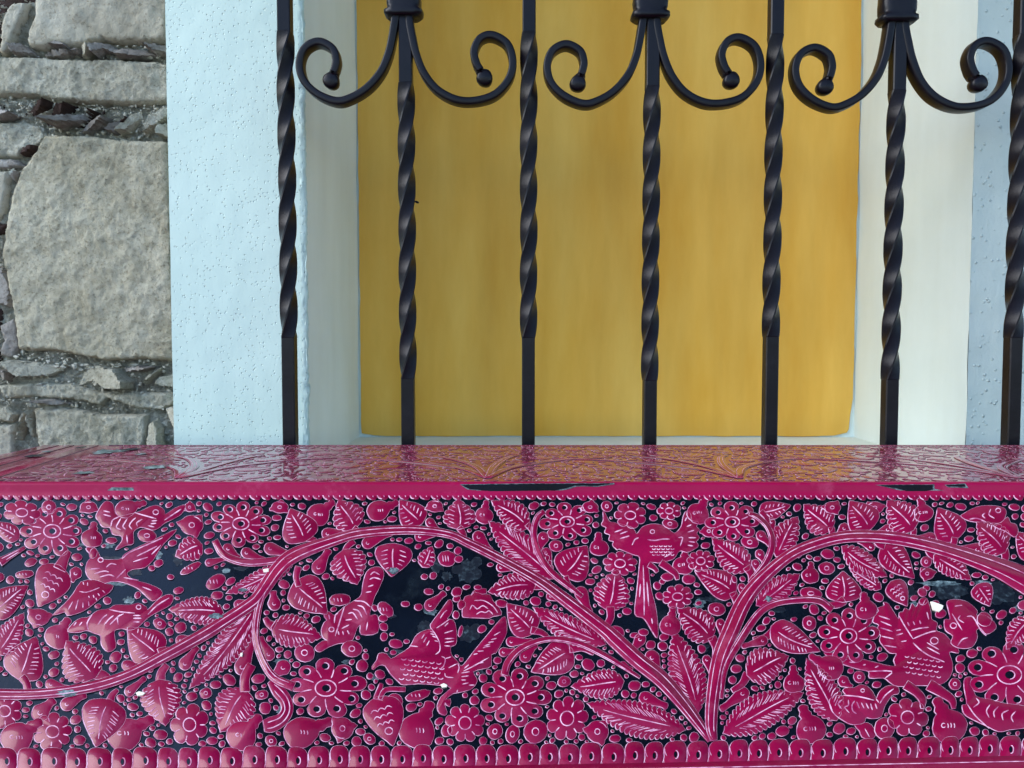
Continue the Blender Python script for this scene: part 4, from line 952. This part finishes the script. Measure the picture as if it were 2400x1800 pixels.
for tl, u, v_, ru, rv, ro in [('A0',335,825,66,38,-.2),('A0',480,818,44,30,0),('A0',270,955,105,34,-.1),('A0',2060,890,120,34,-.45),('A0',1845,985,30,26,0),('A0',1715,835,46,36,-.2),('A0',1640,890,36,24,0),('A0',1930,1130,48,34,-.2),('A0',1490,1180,36,28,-.6),('A0',1010,730,40,50,.4),
        ('A1',120,1035,115,62,-.4),('A1',280,1030,50,34,-.6),('A1',135,1182,58,42,-.3),('A1',262,1208,30,24,0),('A1',1460,1232,118,58,.05),('A1',1950,1335,105,55,.7),('A1',2165,1275,40,28,0),('A1',1925,1430,44,36,0),('A1',1932,1522,42,42,0),('A1',1935,1628,40,38,0),('A1',1835,1320,28,30,0),
        ('A2',510,1145,60,42,-.3),('A2',615,1095,36,22,0),('A2',735,1097,34,24,0),('A2',508,1218,38,32,0),('A2',500,1395,30,44,.2),('A2',993,1270,54,42,0),('A2',160,983,36,24,0),('A2',255,970,36,32,0),('A2',522,700,40,34,0),('A2',530,792,46,30,-.4),('A2',405,785,88,88,.5),('A2',780,1545,45,36,-.3),('A2',550,1570,20,55,.2),('A2',95,1310,44,30,-.2),('A2',560,1285,40,44,.2),
        ('A3',570,985,60,42,0),('A3',460,1080,40,36,0),('A3',487,1192,40,36,0),('A3',800,1010,62,52,0),('A3',1290,1010,22,40,-.3),('A3',515,1035,26,26,0),('B3',20,200,90,60,.3),('B3',310,200,46,36,0),('B3',215,230,42,26,0),('B3',390,335,44,46,0),('B3',520,350,46,50,0),('B3',535,250,44,38,0),
        ('A4',1110,1150,50,40,0),('A4',1155,1105,30,26,0),('A4',1120,1245,42,36,0),('A4',1215,1170,30,30,0),('B4',1780,60,70,80,.4),('B2',90,880,130,50,-.35),('B2',400,1260,50,70,.6)]:
    (cx, cy), = T(tl, [(u, v_)])
    ol_ = ellipse(cx, cy, ru / 4.608, rv / 4.608, 16, ro, 0.10)
    st_ = [([(cx - ru * .05 + k * ru * .07, cy - rv * .08), (cx - ru * .03 + k * ru * .07, cy + rv * .08)], 2.4) for k in (-1, 0, 1)] if ru > 80 else []
    put('berry', (ol_, st_, []))
# worn bare patches: no filler there
CHIPS = [(400,1335,105,42),(300,1388,40,22),(262,1300,34,11),(60,1330,75,22),(15,1405,28,30),(540,1352,55,18),(800,1382,48,22),(930,1405,70,55),(975,1352,95,26),(985,1460,65,50),(1100,1300,46,24),(1100,1350,62,30),(1105,1495,52,45),(770,1535,62,26),(880,1490,30,40),(1560,1385,48,32),(1480,1462,36,13),(2200,1378,65,26),(2330,1398,58,30),(2245,1405,45,25),(2320,1490,45,22),(1672,1402,36,9),(1882,1552,14,10),(1850,1434,34,10),(1560,1432,20,22),(1112,1470,30,30),(440,1375,60,22),(1060,1640,25,8),(960,1625,60,12),(2380,1470,26,20),(600,1530,1,1),(700,1540,1,1),(2252,1462,14,40),(90,1560,30,12),(20,1600,34,10)]
X0, Y0, X1, Y1 = -880, 1150, 3080, 1850
mask = np.zeros((Y1 - Y0, X1 - X0), bool)
def fill(A, grow=0.0):
    A = np.array(A); x0, y0 = np.floor(A.min(0) - 3).astype(int); x1, y1 = np.ceil(A.max(0) + 3).astype(int)
    x0, y0, x1, y1 = max(x0, X0), max(y0, Y0), min(x1, X1), min(y1, Y1)
    if x1 <= x0 or y1 <= y0: return
    X, Y = np.meshgrid(np.arange(x0, x1), np.arange(y0, y1))
    m_ = inside(A, X + .5, Y + .5)
    mask[y0 - Y0:y1 - Y0, x0 - X0:x1 - X0] |= m_
for ol in placed: fill(ol)
for cx, cy, rx, ry in CHIPS:
    rx *= 0.98; ry *= 0.96
    if rx > 2: fill([(cx + rx * math.cos(a) * (1 + .12 * math.sin(3 * a + cx)), cy + ry * math.sin(a) * (1 + .12 * math.sin(4 * a + cy))) for a in [2 * PI * i / 30 for i in range(30)]])
def depth_at(py): return (front_map(1200, py) + CO).y
def xlim(py): Yd = depth_at(py); return 1200 + (CL + 0.006) / Yd * F, 1200 + (CR - 0.006) / Yd * F
RX = random.Random(21)
def put_outside(shp, nm):
    ol = np.array(shp[0]); lo, hi = xlim(float(ol[:, 1].min())); lo2, hi2 = xlim(float(ol[:, 1].max()))
    x0, x1, y0, y1 = ol[:, 0].min(), ol[:, 0].max(), ol[:, 1].min(), ol[:, 1].max()
    if x1 > -70 and x0 < 2470: return
    if x0 < max(lo, lo2) + 12 or x1 > min(hi, hi2) - 12 or y0 < 1180 or y1 > 1725: return
    ix0, ix1, iy0, iy1 = int(x0) - X0, int(x1) - X0, int(y0) - Y0, int(y1) - Y0
    if mask[iy0:iy1, ix0:ix1].mean() > 0.04: return
    put(nm, shp); fill(placed[-1])
for _ in range(1400):
    xo = RX.uniform(-650, -80) if RX.random() < 0.6 else RX.uniform(2480, 2900)
    yo = RX.uniform(1190, 1720); a = RX.uniform(0, 6.28); L = RX.uniform(62, 90); q = RX.random()
    if q < 0.55: put_outside(leaf((xo, yo), (xo + L * math.cos(a), yo + L * math.sin(a) * .9), L * .85, RX.choice(('heart', 'serr')), RX), 'leaf')
    elif q < 0.75: put_outside(rosette(xo, yo, 38, 33, 8, a, RX), 'blossom')
    elif q < 0.85: put_outside(flower(xo, yo, 66, 54, 9, a, RX), 'flower')
    else: put_outside(bulb(xo, yo, 24, 22, a, RX), 'seed_pod')
def top_edge(x): return 1176 + 0.003 * (x - 1200) * 0.2
def bot_edge(x): return 1757 - 13 * (x / 2400) - 18 * max(0, (x - 900) / 1500) ** 1.3
xs = np.arange(X0, X1)
for i, x in enumerate(xs):
    mask[:int(1174 - Y0), i] = True
    mask[max(0, int(bot_edge(max(0, min(2400, x))) + 2 - Y0)):, i] = True
dots = []
for j in range(Y1 - Y0):
    lo, hi = xlim(Y0 + j)
    mask[j, :max(0, int(lo + 8 - X0))] = True; mask[j, max(0, int(hi - 8 - X0)):] = True
rs = np.random.RandomState(5)
def pack(r_, tries, gap):
    rr = r_ + gap; n = int(math.ceil(rr))
    yy, xx = np.mgrid[-n:n + 1, -n:n + 1]
    disc = xx * xx + (yy * 1.15) ** 2 <= rr * rr
    d2 = xx * xx + (yy * 1.15) ** 2 <= (r_) ** 2
    free = np.argwhere(~mask[n:-n - 1, n:-n - 1])
    sel = free[rs.permutation(len(free))[:tries]]
    for y, x in sel:
        y += n; x += n
        if mask[y, x]: continue
        if (mask[y - n:y + n + 1, x - n:x + n + 1] & disc).any(): continue
        mask[y - n:y + n + 1, x - n:x + n + 1] |= d2
        dots.append((x + X0, y + Y0, r_))
for r_, tries, gap in [(15, 5000, 4.0), (12.5, 17000, 3.4), (10.5, 28000, 3.2), (8.8, 36000, 3.0), (7.2, 42000, 2.8), (5.8, 42000, 2.6), (4.6, 22000, 2.6)]: pack(r_, tries, gap)
dots.sort(key=lambda d_: -d_[2] + (100 if not (-10 < d_[0] < 2410 and d_[1] < 1805) else 0))
jv, jf, jm, js = [], [], [], []
for i, (x, y, r_) in enumerate(dots):
    sq = 0.88 if y > 1350 else 0.74
    rot = R.uniform(-0.5, 0.3)
    ol = ellipse(x, y, r_ * 1.04, r_ * sq * R.uniform(.9, 1.08), 10 if r_ < 9 else 14, rot, 0.09)
    st = [(arc(x, y, r_ * .3, r_ * .28, 0, 2 * PI, 8), 2.0)] if r_ > 13 and i % 3 == 0 else []
    g = relief_geo(ol, st, (), front_map, h=0.00055 + 0.0003 * R.random(), lw=0.95, inset=min(2.0, r_ * .25))
    if i < 290 and r_ > 5: 
        mesh('small_berry', g[0], [f[::-1] for f in g[1]], MATS, front, fmat=g[2], smooth=g[3])
    else:
        k = len(jv); jv += g[0]; jf += [tuple(q + k for q in f[::-1]) for f in g[1]]; jm += g[2]; js += g[3]
o = mesh('tiny_berries', jv, jf, MATS, front, fmat=jm, smooth=js); o['kind'] = 'stuff'
print('dots', len(dots), 'pieces', len(placed))

# borders: hanging scallops along the top, arches along the bottom
ol = [(X0, 1149), (X1, 1149), (X1, 1163), (X0, 1163)]
l0, h0 = xlim(1151); 
ol = [(l0 + (h0 - l0) * i / 40, 1150.5) for i in range(41)] + [(h0 - (h0 - l0) * i / 40, 1163) for i in range(41)]
piece('border_band', ol, [([(l0 + (h0 - l0) * i / 60, 1154.8 + 0.4 * math.sin(i)) for i in range(61)], 3.0)], (), front_map, h=0.00096, outline=False, inset=0.5)
x = l0 + 2
while x < h0 - 30:
    wd = R.uniform(22, 27); sk = 0 if x < 500 else 6
    yb = 1172 + R.uniform(-1.5, 1.5)
    pts = [(x, 1158), (x + wd * .5, 1158), (x + wd, 1158), (x + wd * .98, 1164), (x + wd * .78 + sk * .3, yb), (x + wd * .45 + sk * .3, yb + 1.5), (x + wd * .16, yb - 2.5), (x + 1, 1164)]
    piece('scallop', smooth_closed(pts, 2)[::-1], [([(x - 1, 1161), (x + wd * .12, 1169), (x + wd * .42, yb + 0.3)], 2.6), ([(x + wd * .55, 1162), (x + wd * .6, 1167)], 2.2)], (), front_map, outline=False, h=0.00080 + 0.0001 * R.random())
    x += wd
n_ = 60
tp = [(X0 + (X1 - X0) * i / n_) for i in range(n_ + 1)]
be = lambda x: bot_edge(max(0, min(2400, x)))
l1, h1 = xlim(1800); l2, h2 = xlim(1872)
clx = lambda x, a, c: max(a, min(c, x))
ol = [(clx(x, l1, h1), be(x) + 46) for x in tp if l1 - 50 < x < h1 + 50] + [(clx(x, l2, h2), be(x) + 122) for x in tp[::-1] if l2 - 50 < x < h2 + 50]
piece('border_band', ol, [([(x, be(x) + 60) for x in tp if l1 < x < h1], 2.0)], (), front_map, h=0.00098, outline=False, inset=0.5)
x = l1 + 4
while x < h1 - 60:
    wd = R.uniform(44, 55) * (1.0 if x > 400 else 1.08); y = be(x + wd / 2) - 3 + R.uniform(-2, 2)
    lean = -7 if x < 700 else (0 if x < 1500 else 6)
    lean = -lean
    pts = [(x + .3, y + 60), (x + .3, y + 38), (x + .5, y + 17), (x + wd * .18 - lean * .4, y + 3.5), (x + wd * .5 - lean * .9, y), (x + wd * .82 - lean * .4, y + 3), (x + wd - .5, y + 16), (x + wd - .3, y + 38), (x + wd - .3, y + 60)]
    cx = x + wd * .52
    piece('arch', smooth_closed(pts, 3), [(arc(cx + .5, y + 33, 5.6, 9.5, -1.7, 1.9, 8), 2.3), ([(x + 1.5, y + 17), (x + 2 - lean * .2, y + 27), (x + 4 - lean * .5, y + 36)], 2.2)], [(cx - .5, y + 33, 4.0, 7.5, 0)], front_map, h=0.00084 + 0.00006 * R.random(), lw=0.95)
    x += wd

# worn spots and chips of bare ground
def patch(name, cx, cy, rx, ry, m, h, mp=front_map, parent=None, n=26, rough=0.25, seed=0):
    pts = []
    for i in range(n):
        a = 2 * PI * i / n; k = 1 + rough * noise.fractal(Vector((math.cos(a) * 2.3 + cx, math.sin(a) * 2.3, seed)), 0.6, 2, 3)
        pts.append((cx + rx * k * math.cos(a), cy + ry * k * math.sin(a)))
    V = [mp(px, py, h) for px, py in pts]
    f = tuple(range(n)); f = f[::-1] if mp is front_map else f
    return mesh(name, V, [f], m, parent or (front if mp is front_map else top))
hh = 0.00012
for tl, u, v_, ru, rv, m, up in [('A2',640,900,150,125,M_WORN,0),('A2',300,830,110,85,M_WORN,0),('A2',400,970,58,48,M_WORN,0),('A2',230,1350,85,38,M_WORNL,0),('A3',920,1262,56,50,M_WORNL,0),('A3',1080,1215,150,38,M_WORN,0),('B3',965,375,55,48,M_WORN,0),
       ('A4',1020,1268,38,32,M_WORNL,0),('A4',1000,1160,45,80,M_WORN,0),('A4',1400,1130,190,100,M_WORN,0),('A4',1920,1150,190,110,M_WORN,0),('A4',1760,1050,90,36,M_WORNL,0),('A4',1300,1050,200,28,M_WORNL,0),
       ('B0',730,858,110,36,M_WORNL,1),('B0',1075,815,75,60,M_WORN,0),('A0',960,625,110,26,M_WORNL,0),('A0',1160,640,85,30,M_WORNL,0),('A0',1390,1230,60,34,M_WORNL,0),('A0',1700,740,50,45,M_WORNL,0),('A0',1200,780,130,22,M_WORN,0),('A0',1930,760,60,90,M_WORN,0),
       ('A0',1460,930,80,32,M_WORN,0),('A0',1290,1050,120,26,M_WORNL,0),('A1',1940,680,110,38,M_WORNL,0),('A1',2030,920,55,34,M_WORNL,1),('A1',410,1130,48,18,M_WORNL,1),('A1',120,1410,75,28,M_WORNL,1),('A1',230,910,40,30,M_WORNL,0),('A1',380,890,80,22,M_WORN,0),
       ('A1',2010,1400,50,30,M_WORN,0),('B1',840,510,95,26,M_WORNL,0),('B1',1300,660,90,22,M_WORN,0),('B1',1540,515,70,20,M_WORNL,0),('B1',1830,680,65,30,M_WORNL,0),('B1',830,1040,60,40,M_WORNL,0),('B1',2060,430,110,40,M_WORN,0),('B2',740,640,75,48,M_WORN,0),('B2',640,200,130,90,M_WORN,0),
       ('B2',160,150,70,90,M_WORN,0),('B0',1950,1040,50,40,M_WORNL,0),('A3',1780,1340,100,30,M_WORN,0),('A3',1660,1220,34,28,M_WORNL,1),('A4',2150,1320,60,36,M_WORNL,0),('B4',560,120,60,80,M_WORN,0)]:
    (cx, cy), = T(tl, [(u, v_)])
    patch('worn_patch', cx, cy, ru / 4.608, rv / 4.608, m, 0.00125 if up else hh, rough=0.45, seed=u * .01); hh += 0.000002
for pts in (T('A4', [(1195,1255),(1240,1262),(1335,1298),(1325,1330),(1285,1368),(1220,1340)]), T('A1', [(630,905),(690,898),(692,935),(640,940)]), T('B2', [(335,770),(370,755),(410,775),(400,795),(355,800)]), T('B1', [(388,430),(412,425),(408,465),(385,462)]), T('B0', [(1470,860),(1510,840),(1575,860),(1550,885),(1490,890)])):
    pts = rough_outline(pts, 4, 0.8)
    V = [front_map(px, py, 0.0002) for px, py in pts] + [front_map(px, py, 0.0014) for px, py in pts]; n = len(pts)
    mesh('bare_chip', V, [tuple(range(n, 2 * n))[::-1]] + [(i, (i + 1) % n, n + (i + 1) % n, n + i) for i in range(n)], M_CHIP, front)
# chips broken out of the edge moulding
YE = YF - 0.0029
def edge_chip(pts, m, dy=0.0, mats=None):
    pts = rough_outline(pts, 6, 0.7)
    V = [at_y(px, py, YE - dy) - CO for px, py in pts]
    A = area(pts)
    f = tuple(range(len(pts)))
    mesh('edge_chip', V, [f if A < 0 else f[::-1]], m, chest)
edge_chip([(1077,1135),(1200,1133),(1440,1132),(1440,1135),(1402,1141),(1352,1140),(1330,1147),(1300,1152),(1150,1154),(1095,1147)], M_WORNL, 0.0000)
edge_chip([(1080,1136.5),(1200,1134.5),(1438,1133),(1400,1138.5),(1348,1138),(1326,1144),(1300,1149.5),(1150,1151.5),(1100,1146)], M_BLK, 0.0002)
edge_chip([(2050,1136),(2190,1135),(2190,1146),(2222,1151),(2215,1156),(2130,1155),(2100,1147)], M_WORNL, 0.0)
edge_chip([(2056,1137),(2186,1136),(2186,1147),(2172,1151),(2125,1151),(2100,1144)], M_BLK, 0.0002)
edge_chip([(2214,1136),(2262,1133),(2270,1144),(2222,1142)], M_WORNL, 0.0)
edge_chip([(2216,1137),(2260,1135),(2264,1141),(2224,1140)], M_BLK, 0.0002)
edge_chip([(250,1150),(262,1142),(312,1143),(314,1150)], M_WORNL, 0.0)

# --- the lid seen at a grazing angle -----------------------------------------
TW = (CR - CL) / UNIT; tu0 = (CL + 0.088) / UNIT; tu1 = (CR - 0.01) / UNIT; tv0, tv1 = 14, (YBK - YF) / UNIT - 14
tm = np.zeros((int(tv1 - tv0) + 2, int(tu1 - tu0) + 2), bool)
def tfill(A):
    A = np.array(A) - np.array([tu0, tv0]); x0, y0 = np.floor(A.min(0) - 1).astype(int); x1, y1 = np.ceil(A.max(0) + 1).astype(int)
    x0, y0, x1, y1 = max(x0, 0), max(y0, 0), min(x1, tm.shape[1]), min(y1, tm.shape[0])
    if x1 <= x0 or y1 <= y0: return None
    X, Y = np.meshgrid(np.arange(x0, x1), np.arange(y0, y1)); m_ = inside(A, X + .5, Y + .5)
    return (slice(y0, y1), slice(x0, x1)), m_
RT = random.Random(3)
def tput(name, shp, force=False, margin=True, **k):
    ol, st, ds = shp
    A = np.array(ol)
    if not force and (A.min(0)[0] < tu0 or A.max(0)[0] > tu1 or A.min(0)[1] < tv0 + 16 or A.max(0)[1] > tv1 - 16): return False
    c = A.mean(0); r_ = tfill((A - c) * 1.01 + c)
    if r_ is None: return False
    sl_, m_ = r_
    if not force and (tm[sl_] & m_).any(): return False
    tm[sl_] |= m_
    if area(ol) < 0: ol = ol[::-1]
    piece(name, ol, st, ds, top_map, lw=0.7, **k); return True
for ux in (-820, -60, 560, 1250):
    bx, by = ux, tv0 + 60
    for dx, L in ((-330, 470), (-150, 540), (60, 560), (260, 500)):
        tput('stem', stem([(bx, by), (bx + dx * .25, by + L * .35), (bx + dx * .8, by + L * .62), (bx + dx * 1.35, by + L * .72)], [16, 24, 20, 10], True, 5), True, h=0.00112 + 0.00002 * RT.random())
cnt = 0
for _ in range(2600):
    x, y = RT.uniform(tu0, tu1), RT.uniform(tv0 + 30, tv1 - 30); q = RT.random(); a = RT.uniform(0, 2 * PI)
    if q < 0.6:
        L = RT.uniform(70, 105); ok = tput('leaf', leaf((x, y), (x + L * math.cos(a), y + L * math.sin(a)), L * RT.uniform(.6, .95), RT.choice(('heart', 'serr', 'serr')), RT))
    elif q < 0.72: ok = tput('flower', flower(x, y, 58, 58, 8, a, RT))
    elif q < 0.86: ok = tput('blossom', rosette(x, y, 36, 36, 8, a, RT))
    else: ok = tput('seed_pod', bulb(x, y, 24, 24, a, RT))
    cnt += bool(ok)
    if cnt > 260: break
jv, jf, jm, js = [], [], [], []
big_ = 0
for r_, tries in ((20, 3000), (15, 5000), (11, 8000), (8, 12000), (6, 12000)):
    for _ in range(tries):
        x, y = RT.uniform(tu0 + r_, tu1 - r_), RT.uniform(tv0 + r_ + 10, tv1 - r_ - 10)
        iy, ix = int(y - tv0), int(x - tu0)
        if tm[iy, ix]: continue
        n = int(r_ + 1); s_ = tm[max(0, iy - n):iy + n + 1, max(0, ix - n):ix + n + 1]
        if s_.any(): continue
        n = int(r_); tm[max(0, iy - n):iy + n + 1, max(0, ix - n):ix + n + 1] = True
        g = relief_geo(ellipse(x, y, r_, r_ * .85, 9, RT.random() * 3, 0.08), (), (), top_map, h=0.00055 + 0.0003 * RT.random(), lw=1.3)
        if big_ < 240: mesh('small_berry', g[0], g[1], MATST, top, fmat=g[2], smooth=g[3]); big_ += 1
        else:
            k = len(jv); jv += g[0]; jf += [tuple(q + k for q in f) for f in g[1]]; jm += g[2]; js += g[3]
o = mesh('tiny_berries', jv, jf, MATST, top, fmat=jm, smooth=js); o['kind'] = 'stuff'
print('lid motifs', cnt, 'berries', big_)
# scalloped borders front and back of the lid, joined magenta bands
for vb, sgn in ((tv0 - 4, 1), (tv1 + 4, -1)):
    x = tu0
    while x < tu1:
        wd = RT.uniform(24, 30)
        pts = [(x, vb - sgn * 6), (x, vb + sgn * 4), (x + wd * .25, vb + sgn * 15), (x + wd * .6, vb + sgn * 15), (x + wd, vb + sgn * 4), (x + wd, vb - sgn * 6)]
        p2 = smooth_closed(pts, 2)
        if area(p2) < 0: p2 = p2[::-1]
        piece('scallop', p2, [([(x + wd * .5, vb + sgn * 2), (x + wd * .55, vb + sgn * 8)], 2.6)], (), top_map, lw=1.2, h=0.0007 + 0.0001 * RT.random())
        x += wd
def tband(u0, u1, v0, v1, skew=0.0):
    ol = [(u0 + skew, v0), (u1 + skew, v0), (u1, v1), (u0, v1)]
    o2 = []
    for i in range(4):
        a, c = ol[i], ol[(i + 1) % 4]
        for q in range(12): o2.append((a[0] + (c[0] - a[0]) * q / 12, a[1] + (c[1] - a[1]) * q / 12))
    if area(o2) < 0: o2 = o2[::-1]
    piece('border_band', o2, (), (), top_map, h=0.00095 + 0.00004 * RT.random(), inset=1.5, lw=0.7)
vB = (YBK - YF) / UNIT
tband(tu0 - 50, CR / UNIT - 4, 9, 13); tband(tu0 - 50, CR / UNIT - 4, tv1 + 7, vB - 3)
tband(CL / UNIT + 2, CL / UNIT + 48, 5, vB - 3, 40); tband(CL / UNIT + 70, CL / UNIT + 98, 5, vB - 3, 70); tband(CL / UNIT + 130, CL / UNIT + 178, 5, vB - 3, 100)
for px, py, rx, ry, m in [(250, 1060, 190, 60, M_WORNP), (305, 1055, 120, 60, M_WORN), (195, 1110, 90, 60, M_WORNP), (362, 1097, 130, 70, M_WORNP), (330, 1066, 70, 34, M_WORNP), (80, 1070, 100, 60, M_WORN), (110, 1060, 60, 60, M_WORNP), (190, 1050, 70, 40, M_WORN)]:
    dd = ray(px, py); p = C0 + dd * ((zt - CZ) / dd.z)
    patch('worn_patch', p.x / UNIT, (p.y - YF) / UNIT, rx / 4.608, rx / 4.608 * 1.1, m, 0.0009 + hh * .1, top_map, n=60, rough=0.55, seed=px); hh += 0.00001
bpy.context.view_layer.update()
print('objects', len(bpy.data.objects), 'polys', sum(len(o.data.polygons) for o in bpy.data.objects if o.type == 'MESH'))
